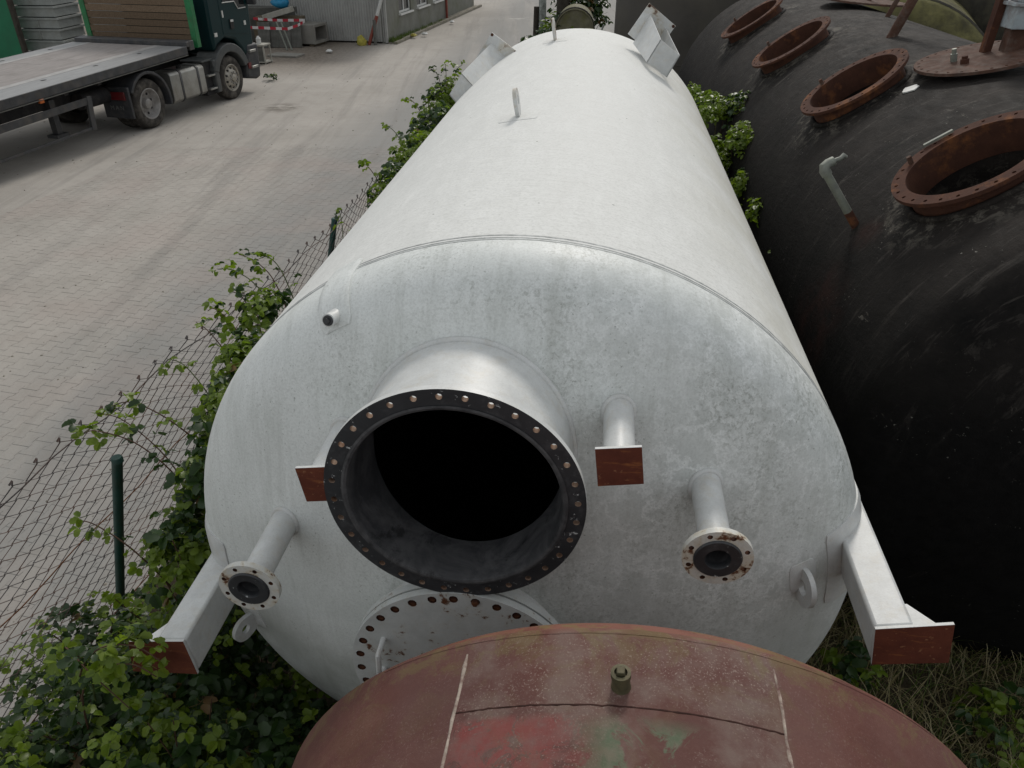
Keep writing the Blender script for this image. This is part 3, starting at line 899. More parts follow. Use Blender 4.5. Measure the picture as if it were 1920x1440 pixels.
# lugs with an eye
def lug(mb, p, along, out, side, L, H, th, hole):
    n = 24
    pts = []
    r = L / 2
    for i in range(n):
        a = 2 * PI * i / n
        c, s_ = math.cos(a), math.sin(a)
        x = r * c
        y = (H - r) + r * s_ if s_ > -.02 else max(-.02, (H - r) + (H - r + .02) * s_ * 1.0)
        pts.append((x, y))
    hole_c = circ(hole, n, 0, H - r)
    M = axes(p - side * th / 2, along, out, side)
    return mb.ring_plate(pts, hole_c, th, M)
for (v_, th_, L_, H_) in ((ARC[-1] + 4.457 - T0, 99., .13, .155), (ARC[-1] + 7.497 - T0, 98.4, .15, .19)):
    p, a, b, n = head_frame(v_, math.radians(th_))
    pd = obj('lug_pad', patch(MB(), v_ - .10, v_ + .12, math.radians(th_ - 4.6), math.radians(th_ + 4.6), .005, 6, 6), 'shell', wt, 50)
    lg = obj('lifting_lug', lug(MB(), p, a, n, b, L_, H_, .022, .028), 'chipped_white', wt, 40)
for (v_, th_) in ((1.165, 12.), (1.255, 195.)):
    th_ = math.radians(th_)
    p, a, b, n = head_frame(v_, th_)
    obj('lug_pad', patch(MB(), v_ - .055, v_ + .055, th_ - math.radians(3.8), th_ + math.radians(3.4), .008, 6, 6), 'white_paint', wt, 50)
    sgn = -1 if math.cos(th_) > 0 else 1
    dn = (Vector((0, 0, -1)) - n * (-n.z)).normalized()
    if sgn < 0:
        ov = Vector((.22, -1, 0)).normalized(); dn = Vector((0, 0, -1))
        obj('lifting_lug', lug(MB(), p + dn * .03 - ov * .03, dn, ov, dn.cross(ov), .15, .14, .02, .03), 'white_paint', wt, 40)
    else:
        obj('lifting_lug', lug(MB(), p + dn * .02, dn, n, n.cross(dn), .12, .125, .02, .022), 'white_paint', wt, 40)
# reinforcing pad with a plugged socket on the left shoulder
obj('shoulder_pad', patch(MB(), 1.352, 1.735, math.radians(115.7), math.radians(121.2), .012, 16, 10), 'head', wt, 50)
p, a, b, n = head_frame(1.399, math.radians(118.3))
ax = Vector((0, -1, 0)) * .75 + n * .35; ax.normalize()
x_ = ax.orthogonal().normalized()
Mx = axes(p, x_, ax.cross(x_), ax)
sk = obj('socket', MB().lathe([(.030, -.03), (.026, .012), (.0235, .018), (.0235, .062), (.019, .063), (.019, .05)], 28, Mx), 'white_paint', wt, 40)
obj('plug', MB().lathe([(.0185, .045), (.0185, .066), (.0165, .068), (0, .068)], 24, Mx).box((-.008, -.008, .066), (.008, .008, .078), 0, Mx), 'steel_dark', sk, 30)

# box brackets on both shoulders of the far end
def bracket(tn, tf, near, far_plate, boxfar):
    nq = [Vector((x, tn, ZA + z)) for x, z in near]          # top, outer, bottom, inner
    fq = [Vector((x, tf, ZA + z)) for x, z in boxfar]
    pl = [Vector((x, tf, ZA + z)) for x, z in far_plate]
    def slab(vs4, n, th, name, par, m_='white_paint'):
        mb = MB()
        n = n.normalized() * th
        mb.add(list(vs4) + [v + n for v in vs4], [(0, 1, 2, 3), (7, 6, 5, 4), (0, 4, 5, 1), (1, 5, 6, 2), (2, 6, 7, 3), (3, 7, 4, 0)])
        return obj(name, mb, m_, par, 25)
    bk = slab(pl, Vector((0, 1, 0)), .014, 'bracket_plate', wt, 'chipped_white')
    slab(nq, Vector((0, 1, 0)), .010, 'bracket_face', bk)
    ins = (nq[1] - nq[0]).normalized()
    slab([nq[0], nq[3], fq[3], fq[0]], ins, .010, 'bracket_side', bk)
    slab([nq[1], nq[2], fq[2], fq[1]], -ins, .010, 'bracket_side', bk)
    for cpt in (pl[0] * .9 + (pl[1] + pl[3]) * .05, pl[1] * .9 + (pl[0] + pl[2]) * .05):
        obj('bolt_hole', MB().lathe([(0, -.002), (.014, -.002), (.014, .005)], 12, axes(cpt, (1, 0, 0), (0, 0, 1), (0, 1, 0))), 'dark_rust', bk, 30)
bracket(6.9, 7.6, ((.698, 1.486), (.870, 1.365), (.782, 1.19), (.600, 1.31)), ((.616, 1.690), (.868, 1.508), (.70, 1.255), (.448, 1.437)), ((.632, 1.60), (.785, 1.49), (.69, 1.25), (.50, 1.36)))
bracket(6.95, 7.6, ((-.979, 1.184), (-1.097, 1.003), (-.98, .86), (-.84, 1.04)), ((-.80, 1.433), (-.56, 1.27), (-.72, 1.03), (-.965, 1.19)), ((-.803, 1.345), (-.93, 1.16), (-.80, 1.0), (-.66, 1.2)))
# timber under the belly
for t_ in (3.4, 6.9):
    obj('timber_bearer', MB().box((-.75, t_ - .1, .05), (.75, t_ + .1, .245)), 'timber', wt, 20)

# ------------------------------------------------------------------ red tank under the camera
rt_ = thing('red_tank', 'faded red primed tank in the foreground, its rounded top patched with green and pink paint', 'tank', TP(.193 - .02, 0, 0), -.136)
RR, RT = 1.0326, 1.242
RZ = 2.6 - RR
TO_R = axes((0, 0, RZ), (1, 0, 0), (0, 0, 1), (0, 1, 0))
pr_ = [(RR, -1.6), (RR, -.5), (RR, .4), (RR, 1.0), (RR, RT - .06)]
pr_ += [(RR - .06 + .06 * math.cos(a), RT - .06 + .06 * math.sin(a)) for a in [math.radians(d_) for d_ in (15, 30, 45, 60, 72)]]
pr_ += [((RR - .045) * math.cos(a), RT - .003 + .21 * math.sin(a)) for a in [PI / 2 * i / 12 for i in range(1, 13)]]
obj('shell', MB().lathe([(0, -1.6)] + pr_, 128, TO_R), 'red_primer', rt_, 40)
def on_red(th, t, off=0.):
    return Vector(((RR + off) * math.cos(th), t, RZ + (RR + off) * math.sin(th)))
def wob(i, s_=1.):
    return mnoise.noise(Vector((i * .37, s_, 0)))
for th0, nm in ((115.2, 1), (75.6, 2)):
    pts = [on_red(math.radians(th0 + .25 * wob(i, nm)), -.2 + i * .035, -.001) for i in range(40)]
    obj('weld_seam', MB().tube(pts, [.0042 + .0032 * wob(i * 3.3, nm + 9) for i in range(40)], 6, cap=False), 'pale_weld', rt_, 60)
pts = [on_red(math.radians(115.2 - 39.6 * i / 60), 1.006 + .0025 * wob(i * 1.7, 5), -.0025) for i in range(61)]
obj('weld_seam', MB().tube(pts, [.0034 + .0012 * wob(i * 3, 2) for i in range(61)], 6, cap=False), 'seam_brown', rt_, 60)
pts = [on_red(math.radians(130 - 80 * i / 60), RT - .045 + .002 * wob(i, 7), -.002) for i in range(61)]
obj('weld_seam', MB().tube([p - Vector((0, 0, .003)) for p in pts], .0045, 6, cap=False), 'red_primer', rt_, 60)
th_ = math.radians(94.6)
n = Vector((math.cos(th_), 0, math.sin(th_)))
Mx = axes(on_red(th_, 1.055), (0, 1, 0), n.cross(Vector((0, 1, 0))), n)
sk = obj('socket', MB().lathe([(.026, -.01), (.020, .004), (.0195, .030), (.0215, .032), (.0215, .045), (.014, .046), (.014, .038), (0, .038)], 24, Mx), 'brass_green', rt_, 35)
obj('plug', MB().box((-.009, -.009, .036), (.009, .009, .053), 0, Mx), 'brass_green', sk, 20, bev=.002)
for t_ in (-1.2, .7):
    obj('saddle', MB().box((-.7, t_ - .12, 0), (.7, t_ + .12, .82)), 'concrete', rt_, 20)

# ------------------------------------------------------------------ black bitumen tank on the right
AZ2, R2, X2, Z2 = .085, 1.545, 3.03, 1.548
C2, S2 = math.cos(AZ2), math.sin(AZ2)
bt = thing('black_tank', 'long black bitumen coated tank on the right with a row of four open rusty manholes', 'tank', (X2 * C2, -X2 * S2, 0), -AZ2)
TN2, TE2 = 3.5, 12.75
RC2, RK2 = 2 * R2, .2 * R2
dep = RC2 - (RC2 - RK2) * math.cos(PHI)
hp = [(RC2 * math.sin(PHI * i / 16), RC2 * (1 - math.cos(PHI * i / 16)) - dep) for i in range(17)]
hp += [(R2 - RK2 + RK2 * math.sin(PHI + (PI / 2 - PHI) * i / 12), -RK2 * math.cos(PHI + (PI / 2 - PHI) * i / 12)) for i in range(1, 13)]
pr_ = [(r, TN2 + t) for r, t in hp] + [(R2, TN2 + .7 * i) for i in range(1, 14)] + [(r, TE2 - t) for r, t in reversed(hp)]
inn = [(max(0, r - .012), t + (.012 if t < 8 else -.012)) for r, t in pr_]
TO_B = axes((0, 0, Z2), (1, 0, 0), (0, 0, 1), (0, 1, 0))
bsh = MB(); bsh.lathe(pr_, 128, TO_B, 0); bsh.lathe(inn, 96, TO_B, 1)
bshell = obj('shell', bsh, ['bitumen', 'tank_inside'], bt, 30)
BE = math.radians(34.8)
nB = Vector((-math.sin(BE), 0, math.cos(BE))); lB = Vector((math.cos(BE), 0, math.sin(BE)))
MT = (4.26, 6.41, 8.55, 10.7)
cu = MB()
for t_ in MT:
    cu.lathe([(0, R2 - .5), (.335, R2 - .5), (.335, R2 + .4), (0, R2 + .4)], 48, axes((0, t_, Z2), lB, (0, 1, 0), nB))
cut = link('cutter', mesh_of(cu, 'dark_rust'), bt)
bo = bshell.modifiers.new('cut', 'BOOLEAN'); bo.object = cut; bo.solver = 'EXACT'
bpy.context.view_layer.update()
me_ = bpy.data.meshes.new_from_object(bshell.evaluated_get(bpy.context.evaluated_depsgraph_get()))
bshell.modifiers.clear(); bshell.data = me_; me_.set_sharp_from_angle(angle=math.radians(30))
bpy.data.objects.remove(cut)
for k, t_ in enumerate(MT):
    c = Vector((0, t_, Z2)) + nB * 1.648
    M = axes(c, lB, (0, 1, 0), nB)
    mn = obj('manhole_neck', MB().lathe([(.343, -.22), (.343, -.01), (.331, -.005), (.331, -.20)], 56, M), 'rust_flange', bt, 40)
    mb = MB()
    bolt_flange(mb, .330, .406, .022, 28, .378, .010, axes(c, lB, (0, -1, 0), -nB), 0, 0, 1, .1)
    obj('manhole_flange', mb, ['rust_flange', 'dark_rust'], mn, 25, merge=True)
    # tar piled round the neck
    pts = []
    for i in range(41):
        a = 2 * PI * i / 40
        lx, ly = .366 * math.cos(a), .366 * math.sin(a)
        rr = math.sqrt(max(.01, R2 * R2 - lx * lx))
        pts.append(Vector((0, t_ + ly, Z2)) + nB * rr + lB * lx)
    obj('weld_seam', MB().tube(pts, .022, 8, cap=False), 'bitumen', mn, 60)
    for (ang_, rr) in (((-1.0, .35), (2.2, .36)) if k == 0 else ((2.0, .36),)):
        obj('bolt', MB().tube([c + lB * rr * math.cos(ang_) + Vector((0, rr * math.sin(ang_), 0)) - nB * .05, c + lB * rr * math.cos(ang_) + Vector((0, rr * math.sin(ang_), 0)) + nB * .045], .014, 8), 'old_rust', mn, 30)
# bent vent pipe
def on_black(thd, t, off=0.):
    a = math.radians(thd)
    return Vector(((R2 + off) * math.cos(a), t, Z2 + (R2 + off) * math.sin(a)))
b0 = on_black(148.2, 4.64, -.03)
ax = Vector((math.cos(math.radians(127)), .10, math.sin(math.radians(127)))).normalized()
top_ = b0 + ax * .43
vp = obj('vent_pipe', MB().tube([b0 + ax * .12, top_], .025, 14), 'galvanised', bt, 40)
obj('pipe_base', MB().tube([b0, b0 + ax * .13], [.028, .027], 12), 'rust_flange', vp, 40)
dr = Vector((.9, .35, .28)).normalized()
obj('elbow', MB().tube([top_ - ax * .03, top_, top_ + ax * .025 + dr * .012, top_ + ax * .035 + dr * .04, top_ + ax * .037 + dr * .075], [.031, .033, .033, .030, .030], 14), 'galvanised', vp, 40)
obj('spigot', MB().tube([top_ + ax * .037 + dr * .07, top_ + ax * .036 + dr * .125, top_ + ax * .046 + dr * .15, top_ + ax * .03 + dr * .16], [.015, .014, .017, .012], 10), 'galvanised', vp, 40)
tf_ = lambda p: bt.matrix_basis @ p
bt_M = Matrix.Translation(bt.location) @ Matrix.Rotation(-AZ2, 4, 'Z')
def BW(p):
    return bt_M @ Vector(p)
# things lying on the black tank
def lid(thd, t, r, tilt, label, mat, nh, name='manhole_lid', yaw=0., lift=.05):
    p = on_black(thd, t, lift)
    n = (p - Vector((0, t, Z2))).normalized()
    n = (Matrix.Rotation(tilt, 3, 'Y') @ n)
    x = Vector((0, 1, 0)).cross(n).normalized()
    th_ = thing(name, label, 'lid', BW(p), -AZ2, None)
    mb = MB()
    bolt_flange(mb, r * .8, r, .02, nh, r * .925, r * .025, axes((0, 0, 0), x, n.cross(x), n), 0, 0, 1)
    mb.lathe([(0, 0), (r * .8, 0)], 48, axes((0, 0, 0), x, n.cross(x), n))
    mb.lathe([(0, .02), (r * .8, .02)], 48, axes((0, 0, 0), x, n.cross(x), n))
    obj('disc', mb, [mat, 'dark_rust'], th_, 25, merge=True)
    return th_, x, n.cross(x), n
l2, lx, ly_, ln_ = lid(98., 6.02, .42, -.10, 'round rusty manhole lid with a tall bracket lying on the black tank, right edge', 'old_rust', 28)
for (dx, dy, r_, h_, m_) in ((-.17, .02, .022, .085, 'galvanised'), (-.145, -.10, .028, .05, 'rust_flange')):
    obj('valve_stub', MB().lathe([(r_, 0), (r_, h_ * .6), (r_ * .7, h_ * .62), (r_ * .7, h_), (0, h_)], 12, axes(lx * dx + ly_ * dy + ln_ * .02, lx, ly_, ln_)), m_, l2, 30)
pb = lx * .06 + ly_ * .10
obj('bracket_post', MB().beam(pb, pb + Vector((.03, .02, .75)), .05, .07, (0, 1, 0)), 'rust_flange', l2, 20)
pb2 = lx * .20 + ly_ * .0
obj('bracket_base', MB().beam(pb2, pb2 + Vector((0, 0, .16)), .14, .10, (0, 1, 0)), 'old_rust', l2, 20)
obj('valve_body', MB().box((.10, -.09, .20), (.34, .09, .34)).box((.07, -.11, .34), (.36, .11, .365)).box((.11, -.08, .365), (.33, .08, .52)).box((.07, -.11, .52), (.36, .11, .545)).lathe([(.09, .545), (.09, .8), (0, .8)], 16, Matrix.Translation((.22, 0, 0))), 'blue_white', l2, 25, bev=.006)
l1, lx, ly_, ln_ = lid(83., 10.1, .48, -.06, 'whitish rusted lid with bolts on top of the black tank at the upper edge', 'old_rust', 24)
obj('lid_post', MB().tube([lx * .05, lx * .05 + ln_ * .5], .03, 10), 'rust_flange', l1, 40)
obj('lid_post', MB().tube([lx * -.2 + ly_ * .1, lx * -.2 + ly_ * .1 + ln_ * .12], .035, 8), 'steel_dark', l1, 40)
# two leaning rusty struts
for (p0, dv, lab) in ((on_black(101., 7.64, -.02), Vector((.24, -.05, .75)), 'thick brown rusty strut leaning on the black tank in front of the mossy tank end'),
                      (on_black(86., 9.0, -.02), Vector((.30, .0, .8)), 'thin brown strut leaning behind the thicker one at the upper edge')):
    o = obj('rusty_strut', MB().tube([(0, 0, 0), dv * .5, dv * 1.3], .042 if dv.x < .27 else .025, 12), 'old_rust', None, 40)
    o.location = BW(p0); o.rotation_euler = (0, 0, -AZ2)
    tag(o, lab, 'strut')
# paint flake and loose bar
fm = MB()
pts = [(math.cos(a) * .055 * rnd.uniform(.7, 1.2), math.sin(a) * .052 * rnd.uniform(.7, 1.2)) for a in [2 * PI * i / 14 for i in range(14)]]
fm.prism(pts, .008)
o = obj('plaster_flake', fm, 'frame_white', None, 20)
nf = Vector((math.cos(math.radians(116.3)), 0, math.sin(math.radians(116.3))))
xx = Vector((0, 1, 0)).cross(nf)
o.matrix_world = bt_M @ axes(on_black(116.3, 5.92, .002), xx, Vector((0, 1, 0)), nf)
tag(o, 'small white plaster flake on the black tank between two manholes', 'flake')
o = obj('metal_bar', MB().box((-.08, -.010, -.006), (.08, .010, .008)), 'galvanised', None, 20)
p = Vector((0, 4.26, Z2)) + nB * 1.662 + Vector((0, .385, 0)) + lB * -.02
o.matrix_world = bt_M @ axes(p, (lB + Vector((0, -.1, 0))).normalized(), (0, 1, 0), nB)
tag(o, 'short pale metal bar lying on the rim of the nearest rusty manhole', 'bar')

# mossy tank behind, dull steel tank, drums and posts in the far middle
mt = thing('mossy_tank', 'moss grown tank end standing beyond the black tank, upper right', 'tank', (5.35, 11.6, 0), -.42)
RM = 1.55
mp = [(0, -.42)] + [(RM * math.sin(a), -.42 * math.cos(a)) for a in [PI / 2 * i / 12 for i in range(1, 13)]] + [(RM, 3.0), (0, 3.0)]
obj('shell', MB().lathe(mp, 64, axes((0, 0, 1.5), (1, 0, 0), (0, 0, 1), (0, 1, 0))), 'mossy_steel', mt, 40)
obj('weld_seam', MB().lathe([(RM - .005, -.03), (RM + .02, -.01), (RM + .02, .05), (RM - .005, .07)], 64, axes((0, 0, 1.5), (1, 0, 0), (0, 0, 1), (0, 1, 0))), 'drum_dark', mt, 40)
dt_ = thing('dark_tank', 'dark steel tank standing on end beyond the mossy tank, top right corner', 'tank', (9.3, 14.2, 0))
obj('shell', MB().lathe([(0, 0), (2.3, 0), (2.3, 1.4), (2.3, 3.6), (2.0, 3.95), (0, 4.1)], 64), 'drum_dark', dt_, 40)
obj('weld_seam', MB().lathe([(2.29, 1.48), (2.31, 1.49), (2.31, 1.51), (2.29, 1.52)], 64), 'drum_dark', dt_, 40)
gt = thing('steel_tank', 'big dull taupe steel tank standing upright behind the far end of the white tank', 'tank', (4.05, 18.6, 0))
obj('shell', MB().lathe([(0, 0), (1.75, 0), (1.75, 1.3), (1.75, 3.4), (1.6, 3.7), (.9, 3.95), (0, 4.0)], 72), 'taupe_steel', gt, 40)
obj('weld_seam', MB().lathe([(1.74, 1.28), (1.758, 1.29), (1.758, 1.31), (1.74, 1.32)], 72), 'taupe_steel', gt, 40)
for (x, y, z, r, l, lab) in ((1.50, 20.0, 1.62, .46, 1.2, 'pale mossy steel drum lying between post and steel tank, plants before it'), (1.62, 17.6, 1.30, .5, 1.2, 'mossy drum with dark hoop lying in front of the paler drum')):
    t_ = thing('steel_drum', lab, 'drum', (x, y, z - r), -.1, 'drums beyond the white tank')
    obj('body', MB().lathe([(0, .04), (r * .93, .04), (r * .95, 0), (r, .0), (r, l * .3), (r * 1.02, l * .33), (r, l * .36), (r, l), (0, l)], 40, axes((0, 0, r), (1, 0, 0), (0, 0, 1), (0, 1, 0))), 'drum_pale', t_, 30)
    obj('hoop', MB().lathe([(r + .001, .05), (r + .03, .06), (r + .03, .14), (r + .001, .15)], 40, axes((0, 0, r), (1, 0, 0), (0, 0, 1), (0, 1, 0))), 'drum_dark', t_, 30)
    obj('cradle', MB().box((-r, .2, -(z - r)), (r, .9, .05)), 'post_wood', t_, 20)
for (x, y, w_, top, m_, lab, dx) in ((.87, 24., .11, 3.2, 'post_pale', 'flaking white wooden post at the roadside, upper middle', .0), (.66, 24., .08, 1.75, 'post_wood', 'short dark stake left of the flaking white post', .02), (1.36, 22.4, .18, 3.6, 'post_wood', 'thick dark pole among leaves right of the white post', .0)):
    o = obj('wooden_post', MB().tube([(0, 0, 0), (dx, 0, top * .5), (dx * 2, 0, top)], [w_ * 1.05, w_, w_ * .95], 10), m_, None, 40)
    o.location = (x, y, 0)
    tag(o, lab, 'post', 'posts at the far roadside')
o = obj('metal_rail', MB().beam((0, 0, 0), (.6, 0, 1.3), .05, .03), 'galvanised', None, 20)
o.location = (1.30, 17.2, .75)
tag(o, 'thin slanting metal rail left of the hooped drum', 'rail')

# ------------------------------------------------------------------ chain-link fence
fence = thing('chain_link_fence', 'sagging chain-link fence with dark green posts between the yard and the white tank', 'fence', (0, 0, 0), -A1)
def top_s(t):
    pts = ((1.2, -2.92), (2.5, -2.72), (3.55, -2.58), (4.62, -2.46), (6.14, -2.29), (6.6, -2.27), (14., -2.27))
    for (a, b), (c, d_) in zip(pts, pts[1:]):
        if t <= c:
            return b + (d_ - b) * (t - a) / (c - a)
    return -2.27
ZT = 1.68
def fpt(t, h):                # h 0..1 up the mesh
    s0 = -2.95 + .4 * max(0., min(1., (t - 3.2) / 3.2))
    s1 = top_s(t)
    return Vector((s0 + (s1 - s0) * h + .02 * math.sin(t * 2.1 + h * 3), t, .02 + (ZT - .02) * h + .012 * math.sin(t * 7) * h))
cellw, rows = .082, 38
for k in range(int(8.2 / cellw)):
    t0_ = 1.6 + k * cellw
    pts = []
    for j in range(rows + 1):
        sd = 1 if (j + k) % 2 else -1
        pts.append(fpt(t0_ + sd * cellw / 2 * .98 + rnd.uniform(-.004, .004), j / rows) + Vector((.004 * sd, 0, 0)))
    e = pts[-1]
    pts += [e + Vector((0, .012, .022)), e + Vector((.0, -.014, .014))]
    obj('wire_strand', MB().tube(pts, .0030, 4, cap=False), 'wire', fence, 60)
for h, m_ in ((.97, 'wire'), (.58, 'rusty_wire'), (.10, 'rusty_wire')):
    pts = [fpt(1.6 + i * .2, h + .006 * math.sin(i * 1.3)) + Vector((.008, 0, 0)) for i in range(42)]
    obj('tension_wire', MB().tube(pts, .0036, 5, cap=False), m_, fence, 60)
for k, t_ in enumerate((2.82, 6.38, 10.2)):
    tp = Vector((-2.33, t_, 1.65)); bs = Vector((-2.98 + .2 * k, t_ + .33 - .12 * k, -.02))
    po = obj('post', MB().tube([bs, tp], .0265, 16), 'green_post', fence, 40)
    obj('post_cap', MB().lathe([(.029, -.015), (.029, .008), (.025, .016), (0, .019)], 16, axes(tp, (1, 0, 0), (0, 1, 0), (0, 0, 1))), 'green_post', po, 40)

# ------------------------------------------------------------------ truck and flatbed
TAZ = math.radians(15)
TORG = (-7.84, 16.96, 0)
tr = thing('tractor_truck', 'dark green tractor unit with silver fuel tank parked across the yard', 'truck', TORG, PI / 2 - TAZ)
# local frame: x forward, y away from the camera, z up
WB = 3.34
def wheel(parent, x, y0, outer, w=.3, front=False, far=False):
    M = axes((x, y0, .505), (1, 0, 0), (0, 0, 1), (0, 1, 0))
    tyre = [(.30, .035), (.33, .012), (.40, .0), (.46, .012), (.495, .04), (.505, .075), (.505, w - .075), (.495, w - .04), (.46, w - .012), (.40, w), (.30, w - .03)]
    wh = obj('wheel', MB().lathe(tyre, 48, M, closed=False), 'tyre', parent, 40)
    # tread grooves
    for g in (.10, w / 2, w - .10):
        obj('tread_rib', MB().lathe([(.5045, g - .012), (.510, g - .009), (.510, g + .009), (.5045, g + .012)], 48, M), 'tyre', wh, 30)
    if outer and not front:
        obj('rim', MB().lathe([(.315, .03), (.318, .015), (.30, .012), (.285, .03), (.275, .12), (.25, .155), (.17, .165), (.165, .15), (.11, .15), (.10, .06), (.06, .045), (0, .045)], 40, M), 'rim', wh, 35)
        for k in range(8):
            a = 2 * PI * k / 8 + .2
            obj('vent_hole', MB().lathe([(0, .1545), (.028, .1545), (.028, .17)], 12, axes((x + .212 * math.cos(a), y0, .505 + .212 * math.sin(a)), (1, 0, 0), (0, 0, 1), (0, 1, 0))), 'chassis', wh, 30)
    elif outer:
        obj('rim', MB().lathe([(.315, .03), (.318, .012), (.30, .008), (.285, .02), (.275, .05), (.25, .06), (.235, .035), (.20, .005), (.165, -.015), (.10, -.018), (.10, .015), (.085, -.05), (.07, -.06), (0, -.06)], 40, M), 'hub_metal', wh, 35)
        for k in range(10):
            a = 2 * PI * k / 10
            obj('wheel_nut', MB().lathe([(0, -.045), (.017, -.045), (.02, -.015), (.02, 0)], 6, axes((x + .135 * math.cos(a), y0, .505 + .135 * math.sin(a)), (1, 0, 0), (0, 0, 1), (0, 1, 0))), 'rim', wh, 30)
            obj('vent_hole', MB().lathe([(0, .0), (.024, .0), (.024, .04)], 10, axes((x + .222 * math.cos(a + .3), y0 + .006, .505 + .222 * math.sin(a + .3)), (1, 0, 0), (0, 0, 1), (0, 1, 0))), 'chassis', wh, 30)
    return wh
wheel(tr, .17, 0., True); wheel(tr, .17, .33, False)
wheel(tr, WB, .02, True, .32, True)
wheel(tr, .17, 1.9, False); wheel(tr, .17, 2.22, False); wheel(tr, WB, 2.15, False)
def arch(x, z, r0, r1, y0, y1, a0, a1, n=14):
    mb = MB()
    vs = []
    for i in range(n + 1):
        a = a0 + (a1 - a0) * i / n
        for (r, y) in ((r0, y0), (r1, y0), (r1, y1), (r0, y1)):
            vs.append((x + r * math.cos(a), y, z + r * math.sin(a)))
    fs = [(4 * i + j, 4 * i + (j + 1) % 4, 4 * i + 4 + (j + 1) % 4, 4 * i + 4 + j) for i in range(n) for j in range(4)] + [(0, 1, 2, 3), (4 * n + 3, 4 * n + 2, 4 * n + 1, 4 * n)]
    return mb.add(vs, fs)
D = math.radians
obj('rear_fender', arch(.17, .505, .60, .66, -.05, .62, D(-12), D(150)), 'dark_plastic', tr, 40, bev=.012)
fl_ = obj('mudflap', MB().box((-.50, -.04, .33), (-.44, .64, .95)), 'dark_plastic', tr, 25, bev=.01)
obj('tail_light', MB().box((-.535, .04, .70), (-.50, .58, .86)), 'tail_red', tr, 25, bev=.01)
obj('reflector', MB().box((-.54, .60, .72), (-.50, .66, .82)), 'dark_plastic', tr, 25)
def text(body, size, M, mat, parent, name='lettering', ext=.004):
    cu = bpy.data.curves.new(name, 'FONT')
    cu.body = body; cu.size = size; cu.extrude = ext; cu.align_x = 'CENTER'
    o = bpy.data.objects.new(name, cu); COL.objects.link(o)
    me = bpy.data.meshes.new_from_object(o.evaluated_get(bpy.context.evaluated_depsgraph_get()))
    bpy.data.objects.remove(o)
    me.materials.clear(); me.materials.append(MAT[mat])
    o = link(name, me, parent)
    o.matrix_local = M
    return o
text('M A N', .12, axes((-.503, .31, .50), (0, -1, 0), (0, 0, 1), (-1, 0, 0)), 'letter_grey', fl_)
# fuel tank with straps
ft = MB()
prof = [(.06, .33), (.5, .33), (.56, .36), (.60, .42), (.60, .88), (.55, .96), (.47, .99), (.06, .99), (0, .93), (0, .39)]
prof = [(y - .0, z) for y, z in prof]
vs = [(x, .06 + (.62 - y) if False else y + .03, z) for x in (1.02, 2.27) for y, z in prof]
n = len(prof)
ft.add(vs, [tuple(range(n))[::-1], tuple(range(n, 2 * n))] + [(i, (i + 1) % n, n + (i + 1) % n, n + i) for i in range(n)])
fuel = obj('fuel_tank', ft, 'aluminium', tr, 50, bev=.02)
for x in (1.34, 1.98):
    mb = MB()
    pr2 = [(y + .03 + (-.010 if y < .3 else .010), z + (-.010 if z < .6 else .010)) for y, z in prof]
    vs = [(xx_, y, z) for xx_ in (x, x + .06) for y, z in pr2]
    mb.add(vs, [tuple(range(n))[::-1], tuple(range(n, 2 * n))] + [(i, (i + 1) % n, n + (i + 1) % n, n + i) for i in range(n)])
    obj('strap', mb, 'steel_dark', fuel, 50)
obj('filler_cap', MB().lathe([(.06, 0), (.06, .05), (.045, .06), (0, .06)], 16, axes((1.62, .22, .99), (1, 0, 0), (0, 1, 0), (0, 0, 1))), 'chassis', fuel, 40)
# battery box and steps
obj('step_box', MB().box((2.33, .10, .25), (2.78, .62, 1.0)), 'chassis', tr, 25, bev=.02)
for z in (.40, .70):
    obj('step', MB().box((2.36, .0, z - .02), (2.74, .14, z + .02)), 'aluminium', tr, 25, bev=.006)
obj('battery_lid', MB().box((2.28, .06, 1.0), (2.86, .66, 1.05)), 'fender_grey', tr, 25, bev=.015)
obj('chassis_rail', MB().box((-.9, .72, .62), (4.3, .82, .92)).box((-.9, 1.68, .62), (4.3, 1.78, .92)).box((.0, .7, .5), (.34, 1.8, .7)), 'chassis', tr, 25)
obj('fifth_wheel', MB().box((-.45, .8, .94), (.75, 1.7, 1.12)), 'chassis', tr, 25, bev=.03)
obj('gladhand', MB().box((1.9, .75, 1.05), (2.25, .95, 1.18)), 'valve_red', tr, 25, bev=.02)
# cab
cabp = [(2.86, 1.16), (2.82, 1.5), (2.86, 3.2), (3.0, 3.45), (4.3, 3.45), (4.52, 3.2), (4.62, 2.2), (4.56, 1.4), (4.52, .95), (4.1, .9), (3.98, 1.1), (3.75, 1.33), (3.34, 1.42), (3.0, 1.3)]
mb = MB()
n = len(cabp)
mb.add([(x, y, z) for y in (.03, 2.42) for x, z in cabp], [tuple(range(n)), tuple(range(n, 2 * n))[::-1]] + [(i, n + i, n + (i + 1) % n, (i + 1) % n) for i in range(n)])
cab = obj('cab', mb, 'truck_green', tr, 40, bev=.06)
dr_ = MB().prism([(3.30, 1.50), (3.30, 3.1), (4.40, 3.1), (4.46, 2.1), (4.40, 1.40), (3.85, 1.44), (3.6, 1.50)], .012, axes((0, .022, 0), (1, 0, 0), (0, 0, 1), (0, 1, 0)))
door = obj('door', dr_, 'truck_green', cab, 25, bev=.006)
obj('handle', MB().box((3.62, -.005, 1.58), (3.76, .03, 1.80)), 'chassis', door, 25, bev=.008)
obj('handle_grip', MB().box((3.63, -.015, 1.74), (3.75, .0, 1.79)), 'frame_white', door, 25, bev=.005)
